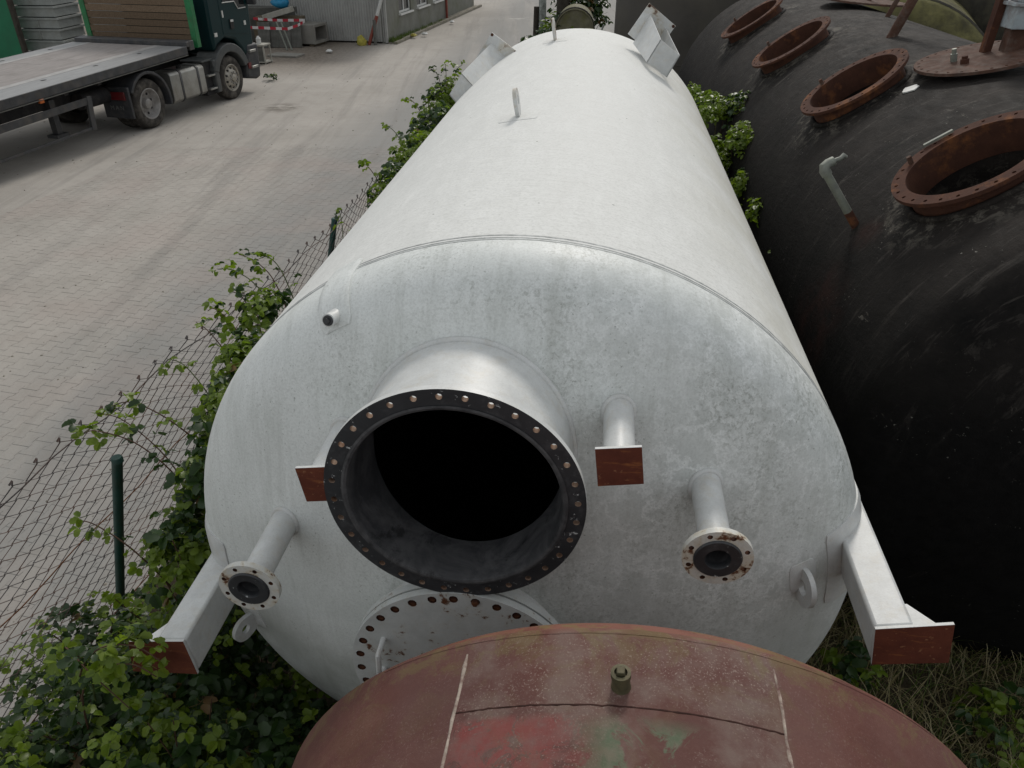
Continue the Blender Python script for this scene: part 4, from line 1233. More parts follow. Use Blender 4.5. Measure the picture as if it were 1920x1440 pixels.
obj('side_window', MB().prism([(3.46, 2.20), (3.46, 3.0), (4.34, 3.0), (4.38, 2.02), (4.08, 2.02), (3.96, 2.19)], .01, axes((0, .012, 0), (1, 0, 0), (0, 0, 1), (0, 1, 0))), 'glass_dark', door, 25)
obj('window_trim', MB().tube([(3.44, .012, 2.18), (3.95, .012, 2.17), (4.07, .012, 2.0), (4.40, .012, 2.0)], .012, 6), 'frame_white', door, 40)
for (x, z, w_, h_) in ((3.38, 1.94, .05, .15), (2.97, 1.53, .10, .085), (4.27, 1.66, .08, .10)):
    obj('sticker', MB().box((x - w_ / 2, .008, z - h_ / 2), (x + w_ / 2, .034, z + h_ / 2)), 'letter_white', cab, 25)
obj('mirror', MB().box((4.48, -.22, 2.05), (4.60, .02, 2.6)), 'dark_plastic', cab, 25, bev=.03)
obj('front_fender', arch(WB, .505, .60, .80, -.03, .55, D(18), D(160)), 'fender_grey', tr, 40, bev=.025)
obj('fender_skirt', MB().box((2.62, -.01, .28), (2.80, .5, 1.02)), 'fender_grey', tr, 25, bev=.03)
bp = MB().prism([(3.98, .38), (4.42, .30), (4.60, .34), (4.66, .7), (4.66, 1.15), (4.2, 1.15), (4.10, .85)], 2.36, axes((0, .0, 0), (1, 0, 0), (0, 0, 1), (0, 1, 0)))
bump = obj('bumper', bp, 'dark_plastic', tr, 35, bev=.05)
for z in (.62, 1.0):
    obj('step', MB().box((4.18, -.06, z - .03), (4.46, .06, z + .03)), 'aluminium', bump, 25, bev=.01)
obj('indicator', MB().box((4.08, -.02, .60), (4.20, .02, .74)), 'tail_red', bump, 25)
obj('windscreen', MB().box((4.545, .15, 2.1), (4.63, 2.3, 3.1)), 'glass_dark', cab, 25)

fb = thing('flatbed_trailer', 'empty flatbed trailer with a plank headboard between green stakes, hitched to the green truck', 'trailer', TORG, PI / 2 - TAZ)
SL = .154 / 5.3
def dz(x): return 1.438 + (x - 1.67) * SL
TW = 3.0
def deck_piece(name, y0, y1, mat, dzz=0., th=.06, x0=-10.5, x1=1.70, par=fb, bev=0.):
    mb = MB()
    vs = [(x, y, dz(x) + dzz - q) for q in (th, 0) for x, y in ((x0, y0), (x1, y0), (x1, y1), (x0, y1))]
    mb.add(vs, [(0, 3, 2, 1), (4, 5, 6, 7), (0, 1, 5, 4), (1, 2, 6, 5), (2, 3, 7, 6), (3, 0, 4, 7)])
    return obj(name, mb, mat, par, 25, bev=bev)
deck_piece('deck_edge', 0., .62, 'deck_edge', 0.)
deck_piece('deck_strip', .623, .80, 'deck_strip', .003)
for k, x0 in enumerate((-10.5, -8.06, -5.62, -3.18, -.74)):
    deck_piece('deck_board', .803, 1.65, 'deck', rnd.uniform(-.003, .002), x0=x0 + .004, x1=x0 + 2.436)
    deck_piece('deck_board', 1.655, 2.497, 'deck', rnd.uniform(-.003, .002), x0=x0 + .004, x1=x0 + 2.436)
deck_piece('deck_strip', 2.5, 2.64, 'deck_strip', .003)
deck_piece('deck_edge', 2.643, TW, 'deck_edge', 0.)
mb = MB()
for x0, x1 in ((-10.5, 1.72),):
    vs = [(x, y, dz(x) - q) for q in (.16, -.004) for x, y in ((x0, -.035), (x1, -.035), (x1, -.002), (x0, -.002))]
    mb.add(vs, [(0, 3, 2, 1), (4, 5, 6, 7), (0, 1, 5, 4), (1, 2, 6, 5), (2, 3, 7, 6), (3, 0, 4, 7)])
    vs = [(x, y, dz(x) - q) for q in (.16, -.004) for x, y in ((x0, TW + .002), (x1, TW + .002), (x1, TW + .035), (x0, TW + .035))]
    mb.add(vs, [(0, 3, 2, 1), (4, 5, 6, 7), (0, 1, 5, 4), (1, 2, 6, 5), (2, 3, 7, 6), (3, 0, 4, 7)])
obj('edge_rail', mb, 'steel_dark', fb, 25, bev=.006)
mb = MB()
mb.beam((-10.5, -.03, dz(-10.5) - .175), (1.7, -.03, dz(1.7) - .175), .05, .012)
obj('edge_lip', mb, 'yellow_bits' if False else 'board_grey', fb, 25)
for x in (-9, -7.6, -6.2, -4.8, -3.2, -2.0, -.6, .75):
    for y in (.48, 2.80):
        obj('lashing_ring', MB().lathe([(0, .0045), (.055, .0045), (.07, .002)], 12, axes((x, y, dz(x)), (1, 0, 0), (0, .55, 0), (0, 0, 1))), 'chassis', fb, 30)
# undercarriage
obj('frame_beam', MB().beam((-10.3, .75, dz(-10.3) - .36), (-.4, .75, dz(-.4) - .36), .14, .40).beam((-10.3, TW - .75, dz(-10.3) - .36), (-.4, TW - .75, dz(-.4) - .36), .14, .40), 'chassis', fb, 25)
obj('gooseneck', MB().beam((-.5, .75, dz(-.5) - .13), (2.1, .75, dz(2.1) - .13), .16, .16).beam((-.5, TW - .75, dz(-.5) - .13), (2.1, TW - .75, dz(2.1) - .13), .16, .16).box((-.2, .7, 1.10), (.9, TW - .7, 1.25)), 'chassis', fb, 25)
for x in (-9.2, -8.0, -6.0, -5.0, -4.0, -3.0, -2.0, -1.1):
    obj('shade_cross_member', MB().beam((x, .05, dz(x) - .19), (x, TW - .05, dz(x) - .19), .10, .12), 'chassis', fb, 25)  # cross beams added to hold back light and deepen the shadow below
obj('shade_board', MB().beam((-9.8, TW - .05, .62), (-3.75, TW - .05, .80), .03, .70).beam((-2.4, TW - .05, .84), (-1.2, TW - .05, .87), .03, .66), 'chassis', fb, 25)  # made-up dark boards on the far side, added to block light under the deck
text('EL', .17, axes((-3.56, .66, .90), (1, 0, 0), (0, 0, 1), (0, -1, 0)), 'letter_white', fb)
obj('side_marker', MB().box((-2.74, -.045, 1.08), (-2.64, .0, 1.15)), 'amber', fb, 25, bev=.006)
for nm, a_, b_, th in (('guard_rail', (-9.5, .02, .67), (-1.55, .02, .90), .13), ('guard_rail', (-9.5, .02, .20), (-1.62, .02, .40), .05)):
    obj(nm, MB().beam(a_, b_, .03, th), 'steel_dark', fb, 25, bev=.005)
obj('guard_post', MB().beam((-1.52, .02, .98), (-1.60, .02, .36), .05, .12, (1, 0, 0)), 'steel_dark', fb, 25, bev=.005)
obj('landing_leg', MB().beam((-1.9, .62, .95), (-1.9, .62, .32), .13, .13, (1, 0, 0)).box((-2.06, .5, .26), (-1.74, .74, .32)), 'steel_dark', fb, 25)
obj('landing_leg', MB().beam((-1.9, TW - .62, .95), (-1.9, TW - .62, .32), .13, .13, (1, 0, 0)).box((-2.06, TW - .74, .26), (-1.74, TW - .5, .32)), 'steel_dark', fb, 25)
obj('ramp_box', MB().box((-3.6, 1.0, .72), (-2.55, 2.3, .86)), 'pale_board', fb, 25)
obj('air_tank', MB().tube([(-1.3, .5, .8), (-.55, .5, .8)], .16, 20), 'chassis', fb, 40)
for yy in (.1, .45, TW - .75, TW - .4):
    wheel(fb, -7.2, yy, yy < .2)
# beam across the front, planks and stakes of the headboard
bm1 = MB(); bm1.box((1.74, -.02, dz(1.74) - .02), (1.84, TW, dz(1.74) + .09)).box((1.845, -.02, dz(1.74) - .1), (2.02, TW, dz(1.74) + .10))
obj('front_beam', bm1, 'steel_dark', fb, 25, bev=.012)
for j in range(8):
    z0 = dz(2.2) + .02 + j * .149
    obj('plank', MB().box((2.20 + rnd.uniform(-.012, .004), .14, z0), (2.25, TW - .14, z0 + .137)), 'plank_new' if j >= 6 else 'plank_old', fb, 20, bev=.004)
for y in (.0, TW - .14):
    obj('stake', MB().box((2.18, y, dz(2.2) - .10), (2.32, y + .14, 2.75)), 'stake_green', fb, 20, bev=.008)

# ------------------------------------------------------------------ sheds and the stuff beside them
bd = thing('grey_shed', 'grey shed with corrugated front and three white windows along the road', 'shed', (-4.49, 29.78, 0), -math.radians(11.3))
HB = 3.3
W_IN = 9.0
LEN = 13.1
# local: y along the road side, x to the right; front wall goes along -x
mb = MB()
nc = 90
pts = []
for i in range(nc + 1):
    x = -.05 - i * .1
    for f, dy in ((0., 0), (.3, 0), (.5, -.028), (.8, -.028)):
        pts.append((x - f * .1, dy))
vs = [(x, y, z) for x, y in pts for z in (0.06, HB)]
mb.add(vs, [(2 * i, 2 * i + 1, 2 * i + 3, 2 * i + 2) for i in range(len(pts) - 1)])
obj('corrugated_wall', mb, 'wall_sheet', bd, 20)
def holed_wall():
    mb = MB()
    xs = [0, 1.5, 2.95, 3.72, 5.20, 5.95, 7.30, LEN]
    for a, b in zip(xs, xs[1:]):
        if (a, b) in ((1.5, 2.95), (3.72, 5.20), (5.95, 7.30)):
            mb.box((-.2, a, 0), (0, b, .83)).box((-.2, a, 1.95), (0, b, HB))
        else:
            mb.box((-.2, a, 0), (0, b, HB))
    return mb
obj('road_wall', holed_wall(), 'render_grey', bd, 20, merge=True)
for a, b in ((1.5, 2.95), (3.72, 5.20), (5.95, 7.30)):
    wf = MB()
    for q in ((-.13, a, .83, -.06, a + .07, 1.95), (-.13, b - .07, .83, -.06, b, 1.95), (-.13, a + .07, .83, -.06, b - .07, .90), (-.13, a + .07, 1.88, -.06, b - .07, 1.95), (-.13, (a + b) / 2 - .04, .9, -.06, (a + b) / 2 + .04, 1.88)):
        wf.box(q[:3], q[3:])
    w_ = obj('window', wf, 'frame_white', bd, 20)
    for p0, p1 in ((a + .07, (a + b) / 2 - .04), ((a + b) / 2 + .04, b - .07)):
        obj('pane', MB().box((-.11, p0, .90), (-.09, p1, 1.88)), 'glass_dark', w_, 20)
    obj('sill', MB().box((-.08, a - .06, .77), (.10, b + .06, .828)), 'frame_white', w_, 20, bev=.008)
obj('corner_trim', MB().box((-.06, -.045, .03), (.03, .03, HB)), 'wall_sheet', bd, 20)
obj('back_wall', MB().box((-9.1, 4., 0), (-9.0, LEN, HB)).box((-9.1, LEN - .2, 0), (-.2, LEN, HB)), 'render_grey', bd, 20)
obj('roof', MB().add([(.35, -.35, HB), (-9.3, -.35, HB), (-9.3, LEN + .3, HB), (.35, LEN + .3, HB), (.35, -.35, HB + .12), (-9.3, -.35, HB + .9), (-9.3, LEN + .3, HB + .9), (.35, LEN + .3, HB + .12)], [(3, 2, 1, 0), (4, 5, 6, 7), (0, 1, 5, 4), (1, 2, 6, 5), (2, 3, 7, 6), (3, 0, 4, 7)]), 'wall_sheet', bd, 20)
obj('downpipe', MB().tube([(.09, 7.68, .05), (.09, 7.68, HB)], .055, 12), 'pipe_red', bd, 40)
kb = thing('kerb_strip', 'low mossy kerb along the foot of the grey shed', 'kerb', (-4.49, 29.78, 0), -math.radians(11.3))
for k in range(14):
    obj('kerb_stone', MB().box((.28 + rnd.uniform(-.01, .01), -.1 + k * .95, 0), (.40, .84 + k * .95, .10 + rnd.uniform(-.01, .01))), 'kerb', kb, 20, bev=.012)
obj('moss_bed', MB().box((.002, .0, 0), (.279, 13.2, .05)), 'kerb', kb, 20)
# leaning barrier pole and its post
o = thing('barrier_pole', 'red and white pole leaning against the corner of the grey shed', 'pole', (-5.11, 29.45, 0))
pv = Vector((.53, .12, 1.42))
obj('red_end', MB().tube([(0, 0, .01), pv * .66], .06, 14), 'pipe_red', o, 40)
obj('white_end', MB().tube([pv * .662, pv * 2.1], .058, 14), 'pole_white', o, 40)
o = obj('stub_post', MB().tube([(0, 0, 0), (.03, 0, .82)], .055, 10), 'board_grey', None, 40)
o.location = (-4.88, 29.42, 0); tag(o, 'grey stub post under the leaning red and white pole', 'post')
o = obj('rag_heap', MB().tube([(0, 0, 0), (.02, 0, .12), (-.03, .02, .28), (.02, 0, .33)], [.16, .19, .11, .03], 7), 'yellow_bits', None, 50)
o.location = (-5.36, 29.4, 0); tag(o, 'yellowish rag at the foot of the leaning pole', 'rag')
for (x, y, lab, m_) in ((-3.7, 31.2, 'yellow litter on the moss by the first shed window', 'yellow_bits'), (-3.33, 31.6, 'crumpled white paper by the kerb of the grey shed', 'frame_white'), (-6.15, 27.6, 'crumpled white rag on the gravel before the concrete box', 'frame_white'), (-2.55, 35.4, 'small white scrap at the kerb near the red downpipe', 'frame_white')):
    mb = MB()
    mb.lathe([(0, 0)] + [(.12 * math.sin(PI * i / 6) * (.8 + .3 * (i % 2)), .06 * (1 - math.cos(PI * i / 6))) for i in range(1, 6)] + [(0, .105)], 9)
    mb.v = [(vx * (1 + .5 * mnoise.noise(Vector((vx * 9, vy * 9, x)))), vy, vz) for vx, vy, vz in mb.v]
    o = obj('litter', mb, m_, None, 20)
    o.location = (x, y, 0.05 if x > -5 else 0.01); tag(o, lab, 'litter')

# concrete channel, boards, beam, sack, bin and warning tape
o = thing('concrete_box', 'hollow grey concrete box lying open end on by the corrugated wall', 'box', (-7.12, 29.05, .08), -.28)
mb = MB(); mb.box((-1.1, .0, 0), (.22, .10, .62)).box((-1.1, .9, 0), (.22, 1.0, .62)).box((-1.1, .1, 0), (.22, .9, .09)).box((-1.1, .1, .53), (.22, .9, .62)).box((-1.1, .1, .09), (-1.0, .9, .53))
obj('walls', mb, 'concrete', o, 20, bev=.012)
obj('bearer', MB().box((-.9, .05, -.08), (-.75, .95, -.002)).box((-.05, .05, -.08), (.1, .95, -.002)), 'timber', o, 20)
for k in range(4):
    o = obj('grey_board', MB().box((0, 0, 0), (.42, .05, .82)), 'board_grey', None, 20, bev=.008)
    o.location = (-8.85 + k * .36, 28.75 + .05 * (k % 2), .01); o.rotation_euler = (-.22, .0, -.1 + .05 * k)
    tag(o, ('grey board leaning behind the truck nose, %s of the row of four' % ('leftmost', 'second from left', 'third from left', 'rightmost')[k]), 'board', 'leaning grey boards')
for k, (dx, lab) in enumerate(((0, 'thin galvanised tube leaning against the grey boards, left one'), (.16, 'thin galvanised tube leaning against the grey boards, right one'))):
    o = obj('metal_tube', MB().tube([(0, 0, 0), (-.34, .35, .85)], .028, 8), 'galvanised', None, 40)
    o.location = (-7.72 + dx, 28.2, .01); tag(o, lab, 'tube', 'leaning tubes')
o = obj('grey_skip', MB().add([(0, 0, .0), (1.9, .1, .0), (1.9, 1.1, .0), (0, 1.0, .0), (-.05, -.1, 1.15), (2.0, -.1, 1.15), (2.0, 1.2, 1.15), (-.05, 1.2, 1.15)], [(3, 2, 1, 0), (4, 5, 6, 7), (0, 1, 5, 4), (1, 2, 6, 5), (2, 3, 7, 6), (3, 0, 4, 7)]), 'board_grey', None, 20, bev=.03)
o.location = (-9.5, 30.2, .0); o.rotation_euler = (0, 0, .18); tag(o, 'dark grey skip standing behind the leaning boards', 'skip')
o = obj('pale_beam', MB().box((-.55, -.14, -.09), (.55, .14, .09)), 'pale_board', None, 20, bev=.01)
o.location = (-8.2, 29.45, 1.03); o.rotation_euler = (0, -.26, -.05); tag(o, 'pale tilted plank end on the scrap pile, below the blue sack', 'plank')
mb = MB(); mb.lathe([(0, -.02)] + [(.33 * math.sin(PI * i / 8), .17 * (1 - math.cos(PI * i / 8))) for i in range(1, 8)] + [(0, .32)], 16)
mb.v = [(vx * (1 + .35 * mnoise.noise(Vector((vx * 4, vy * 4, vz * 4)))), vy * .7, vz * (1 + .3 * mnoise.noise(Vector((vx * 5, 3, vz * 5))))) for vx, vy, vz in mb.v]
o = obj('blue_sack', mb, 'blue_sack', None, 50)
o.location = (-8.12, 29.75, 1.15); tag(o, 'bright blue plastic sack on top of the scrap pile', 'sack')
o = obj('timber_stack', MB().box((-.9, -.2, 0), (.9, .3, .5)).box((-.8, -.15, .5), (.85, .3, .9)), 'timber', None, 20)
o.location = (-8.25, 29.65, .01); tag(o, 'grey timber stack under the pale plank and blue sack', 'timber')
def tape(pts, label, w=.085, seg=.2):
    root = thing('warning_tape', label, 'tape', pts[0], 0, 'warning tapes round the scrap pile')
    P_ = [Vector(p) - Vector(pts[0]) for p in pts]
    acc = []
    for a, b in zip(P_, P_[1:]):
        nn = max(1, round((b - a).length / seg))
        acc += [a + (b - a) * i / nn for i in range(nn)]
    acc.append(P_[-1])
    for mi, m_ in ((0, 'tape_red'), (1, 'tape_white')):
        mb = MB()
        for i in range(len(acc) - 1):
            if i % 2 != mi: continue
            a, b = acc[i], acc[i + 1]
            nrm = (b - a).cross(Vector((0, 0, 1))).normalized() * .002
            z = Vector((0, 0, w / 2))
            mb.add([a - z - nrm, b - z - nrm, b + z - nrm, a + z - nrm, a - z + nrm, b - z + nrm, b + z + nrm, a + z + nrm], [(0, 1, 2, 3), (7, 6, 5, 4), (0, 4, 5, 1), (2, 6, 7, 3), (1, 5, 6, 2), (3, 7, 4, 0)])
        obj('red_stripe' if mi == 0 else 'white_stripe', mb, m_, root, 20)
tape([(-8.9, 27.9, .76), (-7.55, 28.0, .70), (-7.3, 28.4, .76), (-7.17, 28.95, .84)], 'red and white warning tape sagging across the front of the scrap pile')
tape([(-9.1, 29.45, .86), (-8.2, 29.2, .83), (-7.18, 28.98, .86)], 'red and white warning tape stretched across behind the front one')
o = obj('concrete_slab', MB().box((-.1, 0, 0), (.95, .62, .06)), 'concrete', None, 20, bev=.01)
o.location = (-7.95, 26.8, .0); o.rotation_euler = (0, 0, -.25); tag(o, 'flat concrete slab lying on the ground in front of the grey boards', 'slab')
o = thing('wire_crate', 'small timber framed crate standing just in front of the truck bumper', 'crate', (-8.0, 25.45, 0), -.2)
mb = MB()
for x in (0, .32):
    for y in (0, .4):
        mb.box((x - .02, y - .02, 0), (x + .02, y + .02, .52))
mb.box((-.03, -.03, .52), (.36, .43, .56)).box((-.03, -.03, .04), (.36, .43, .07))
obj('crate_frame', mb, 'pale_board', o, 20)
obj('crate_panel', MB().box((.0, .01, .07), (.32, .02, .5)), 'board_grey', o, 20)
o = obj('white_can', MB().lathe([(0, 0), (.07, 0), (.075, .15), (.04, .19), (.03, .22), (0, .22)], 14), 'frame_white', None, 40)
o.location = (-7.86, 25.6, .562); tag(o, 'small white can standing on the timber framed crate', 'can')

# container and stacked trays behind the trailer
gc = thing('green_panel', 'tall plain green steel panel wall at the left edge behind the trailer', 'panel wall', (-13.85, 23.3, 0), -.12)
obj('body', MB().box((-6, 0, .12), (-.06, .25, 2.7)), 'container_green', gc, 20, bev=.02)
obj('corner_post', MB().box((-.058, -.03, .0), (.03, .12, 2.72)), 'post_wood', gc, 20)
obj('runner', MB().box((-6, .02, 0), (-.06, .10, .118)).box((-6, .15, 0), (-.06, .23, .118)), 'chassis', gc, 20)
def tray_mesh(L, W_, H):
    mb = MB()
    mb.box((0, 0, .02), (L, .02, H - .05)).box((0, W_ - .02, .02), (L, W_, H - .05)).box((0, .02, .02), (.02, W_ - .02, H - .05)).box((L - .02, .02, .02), (L, W_ - .02, H - .05)).box((.02, .02, .02), (L - .02, W_ - .02, .05))
    r_ = MB()
    r_.box((-.035, -.035, H - .05), (L + .035, .02, H)).box((-.035, W_ - .02, H - .05), (L + .035, W_ + .035, H)).box((-.035, .021, H - .05), (.02, W_ - .021, H)).box((L - .02, .021, H - .05), (L + .035, W_ - .021, H))
    b_ = MB().box((L * .48, -.025, .03), (L * .48 + .035, -.001, H - .052))
    return mesh_of(mb, 'grey_tray', 20, name='walls'), mesh_of(r_, 'grey_tray', 20, name='rim'), mesh_of(b_, 'grey_tray', 20, name='rib')
def tray(meshes, x, y, z, rz, lab, rib):
    t_ = thing('stacked_tray', lab, 'tray', (x, y, z), rz, 'grey trays stacked behind the trailer')
    for nm, m_ in zip(('walls', 'rim', 'rib'), meshes):
        if nm == 'rib' and not rib: continue
        link(nm, m_, t_)
big, small = tray_mesh(1.18, 1.2, .292), tray_mesh(1.3, 1.2, .285)
order = ('lowest', 'second from the bottom', 'third from the bottom', 'fourth from the bottom', 'fifth from the bottom', 'sixth from the bottom', 'seventh from the bottom', 'topmost')
for k in range(8):
    tray(big, -14.12 + rnd.uniform(-.02, .02), 23.9 + rnd.uniform(-.02, .02), k * .297, -.09, 'pale grey tray beside the green panel wall, %s of the left stack' % order[k], k in (3, 4))
for k in range(7):
    tray(small, -12.25 + rnd.uniform(-.02, .02), 24.5 + rnd.uniform(-.02, .02), k * .290, -.20, 'pale grey tray next to the plank headboard, %s of the right stack' % (order[k] if k < 6 else 'topmost'), k in (2, 3, 4, 5))

# ------------------------------------------------------------------ plants
def leaflet(pts, M, L, W_, curl=.2):
    prof = ((0, .0), (.14, .58), (.34, 1.), (.47, .80), (.60, .86), (.78, .46), (1., 0))
    c, l_, r_ = [], [], []
    cup = .06 + .5 * abs(math.sin(curl * 37))
    for f, w in prof:
        zc = -curl * f * f * L
        c.append(Vector((0, f * L, zc)))
        l_.append(Vector((-w * W_ / 2, f * L - .04 * L * (1 if w > .5 else 0), zc + cup * w * W_)))
        r_.append(Vector((w * W_ / 2, f * L - .04 * L * (1 if w > .5 else 0), zc + cup * w * W_)))
    vs = [M @ v for v in c + l_ + r_]
    n = len(prof)
    fs = []
    for i in range(n - 1):
        fs += [(i, i + 1, n + i + 1, n + i) if w_ok(i) else (i, i + 1, n + i + 1), (i, 2 * n + i, 2 * n + i + 1, i + 1) if w_ok(i) else (i, 2 * n + i + 1, i + 1)]
    return vs, fs
def w_ok(i): return 0 < i < 5
def bramble_leaf(seed, s_=1.):
    r_ = random.Random(seed)
    mb = MB()
    mb.tube([(0, -.045 * s_, .0), (0, 0, 0)], .0012, 3, cap=False)
    for ang, L in ((0, .074), (66, .062), (-66, .062)):
        M = Matrix.Rotation(math.radians(ang + r_.uniform(-8, 8)), 4, 'Z') @ Matrix.Rotation(r_.uniform(-.35, .1), 4, 'X') @ Matrix.Rotation(r_.uniform(-.25, .25), 4, 'Y') @ Matrix.Translation((0, .008, 0))
        vs, fs = leaflet(None, M, L * s_, L * .66 * s_, r_.uniform(.05, .5))
        mb.add(vs, fs)
    return mb
LEAF = [bramble_leaf(i) for i in range(7)]
def broad_leaf(seed):
    r_ = random.Random(seed)
    mb = MB()
    vs, fs = leaflet(None, Matrix.Rotation(r_.uniform(-.2, .2), 4, 'Y'), .06, .036, .25)
    return mb.add(vs, fs)
BLEAF = [broad_leaf(i) for i in range(3)]
LME = {}
for m_ in ('leaf_young', 'leaf_old', 'leaf_dry'):
    for i, l_ in enumerate(LEAF):
        LME[(m_, i)] = mesh_of(l_, m_, 60, name='leaf')
MIDX = {'leaf_young': 0, 'leaf_old': 1, 'leaf_dry': 2}
def leaf_matrix(p, out, r_, size):
    up = Vector((r_.gauss(0, .42), r_.gauss(0, .42), 1)) + out * .45
    up.normalize()
    f = Vector((r_.gauss(0, 1), r_.gauss(0, 1), r_.gauss(0, .25))) + out * 1.1
    f = (f - up * f.dot(up)).normalized()
    x = f.cross(up)
    M = axes((0, 0, 0), x, f, up) @ Matrix.Scale(size, 4)
    M.translation = p
    return M
def bush(name, label, clumps, canes, seed, nparts=0, young=.55, size=1., group=None, cat='bush', dens=1., leafset=None, local=A1):
    """clumps: (s, t, z, rs, rt, rz, n); canes: lists of points; leaves sit on the outer part of each clump"""
    r_ = random.Random(seed)
    root = thing(name, label, cat, TP(clumps[0][0], clumps[0][1], 0) if clumps else TP(canes[0][0][0], canes[0][0][1], 0), -local, group)
    o0 = Vector((clumps[0][0], clumps[0][1], 0)) if clumps else Vector((canes[0][0][0], canes[0][0][1], 0))
    leaves = []
    stems = []
    for (s, t, z, rs, rt, rz, n_) in clumps:
        for i in range(int(n_ * dens)):
            d_ = Vector((r_.gauss(0, 1), r_.gauss(0, 1), r_.gauss(0, 1))).normalized()
            if d_.z < -.2: d_.z *= -1
            q = r_.random() ** .45 * r_.uniform(.85, 1.12)
            p = Vector((s + d_.x * rs * q, t + d_.y * rt * q, max(.1, z + d_.z * rz * q)))
            y_ = r_.random() < young * (.16 + 1.9 * max(0, mnoise.noise(p * 3.1) + .25) * (.4 + .8 * max(0, d_.z) * q))
            m_ = 'leaf_young' if y_ else ('leaf_dry' if r_.random() < .015 else 'leaf_old')
            leaves.append((p, d_, m_, size * r_.uniform(.55, 1.45) * (.85 if y_ else 1.05)))
        for i in range(max(2, int(n_ / 45))):
            d_ = Vector((r_.gauss(0, 1), r_.gauss(0, 1), abs(r_.gauss(0, 1)))).normalized()
            e = Vector((s + d_.x * rs, t + d_.y * rt, z + d_.z * rz))
            b = Vector((s + r_.uniform(-.3, .3) * rs, t + r_.uniform(-.3, .3) * rt, .1))
            c = (b + e) / 2 + Vector((0, 0, .25 * rz))
            stems.append([b * (1 - f) ** 2 + c * 2 * f * (1 - f) + e * f * f for f in [k / 8 for k in range(9)]])
    for pts in canes:
        pts = [Vector(p) for p in pts]
        fine = []
        for a in range(len(pts) - 1):
            p0, p1, p2, p3 = pts[max(0, a - 1)], pts[a], pts[a + 1], pts[min(len(pts) - 1, a + 2)]
            for k in range(6):
                f = k / 6
                fine.append(.5 * ((2 * p1) + (p2 - p0) * f + (2 * p0 - 5 * p1 + 4 * p2 - p3) * f * f + (3 * p1 - p0 - 3 * p2 + p3) * f ** 3))
        fine.append(pts[-1])
        stems.append(fine)
        run = 0
        for a, b in zip(fine, fine[1:]):
            run += (b - a).length
            if run > .055 * size:
                run = 0
                tip = fine.index(b) / len(fine)
                side = (b - a).cross(Vector((0, 0, 1))).normalized() * r_.choice((-1, 1))
                for _ in range(2 if tip > .55 else 1):
                    m_ = 'leaf_young' if r_.random() < .3 + .6 * tip else 'leaf_old'
                    leaves.append((b + side * .03 + Vector((r_.gauss(0, .018), r_.gauss(0, .018), r_.gauss(.01, .018))), (side + (b - a).normalized() * .5).normalized(), m_, size * r_.uniform(.7, 1.15)))
    for k, st in enumerate(stems):
        L = len(st)
        obj('cane', MB().tube([p - o0 for p in st], [.0058 * size * (1 - .6 * i / L) for i in range(L)], 5), 'cane' if k % 3 else 'cane_green', root, 60)
    cp = Vector((0, 0, 4.))
    leaves.sort(key=lambda q: (q[0] - cp).length)
    st = MB()
    for k, (p, d_, m_, sz) in enumerate(leaves):
        M = leaf_matrix(p - o0, d_, r_, sz)
        li = r_.randrange(len(LEAF))
        if k < nparts:
            o = link('leaf', LME[(m_, li)], root)
            o.matrix_local = M
        else:
            lb = (leafset or LEAF)[li % len(leafset or LEAF)]
            st.add([M @ Vector(v) for v in lb.v], lb.f, MIDX[m_])
    if st.v:
        o = link('foliage', None, root) if False else obj('foliage', st, ['leaf_young', 'leaf_old', 'leaf_dry'], root, 60)
        o['kind'] = 'stuff'
    return root
# thicket at the lower left
bush('bramble_bush', 'sprawling bramble thicket at the lower left, around the rusty foot plate', [
    (-2.0, 2.0, .66, .58, .5, .50, 640), (-2.6, 2.45, .34, .55, .6, .36, 430), (-1.45, 2.25, .50, .5, .55, .35, 330),
    (-1.62, 1.72, .80, .42, .3, .45, 260), (-2.3, 1.55, .68, .5, .35, .42, 340), (-1.15, 1.75, .62, .4, .4, .35, 240), (-1.85, 2.7, .50, .42, .4, .42, 260), (-.95, 2.2, .45, .35, .45, .3, 160)],
    [[(-2.2, 1.9, .7), (-2.0, 1.8, 1.3), (-1.8, 1.74, 1.6), (-1.62, 1.72, 1.68), (-1.52, 1.71, 1.62)], [(-2.1, 1.8, .7), (-1.95, 1.74, 1.3), (-1.78, 1.72, 1.52), (-1.64, 1.71, 1.58), (-1.56, 1.71, 1.52)], [(-2.1, 1.9, .9), (-1.9, 1.8, 1.45), (-1.72, 1.75, 1.62), (-1.6, 1.73, 1.74)], [(-2.3, 2.1, .5), (-2.2, 1.95, 1.1), (-2.05, 1.85, 1.45), (-1.85, 1.72, 1.5), (-1.68, 1.66, 1.38)],
     [(-2.5, 2.4, .4), (-2.6, 2.35, .8), (-2.55, 2.25, 1.0)],
     [(-2.2, 1.7, .6), (-2.45, 1.6, 1.2), (-2.5, 1.5, 1.4), (-2.35, 1.45, 1.45)],
     [(-2.2, 2.7, .4), (-2.3, 2.55, .8), (-2.3, 2.45, 1.05)]],
    11, 300, .95, .86, 'brambles')
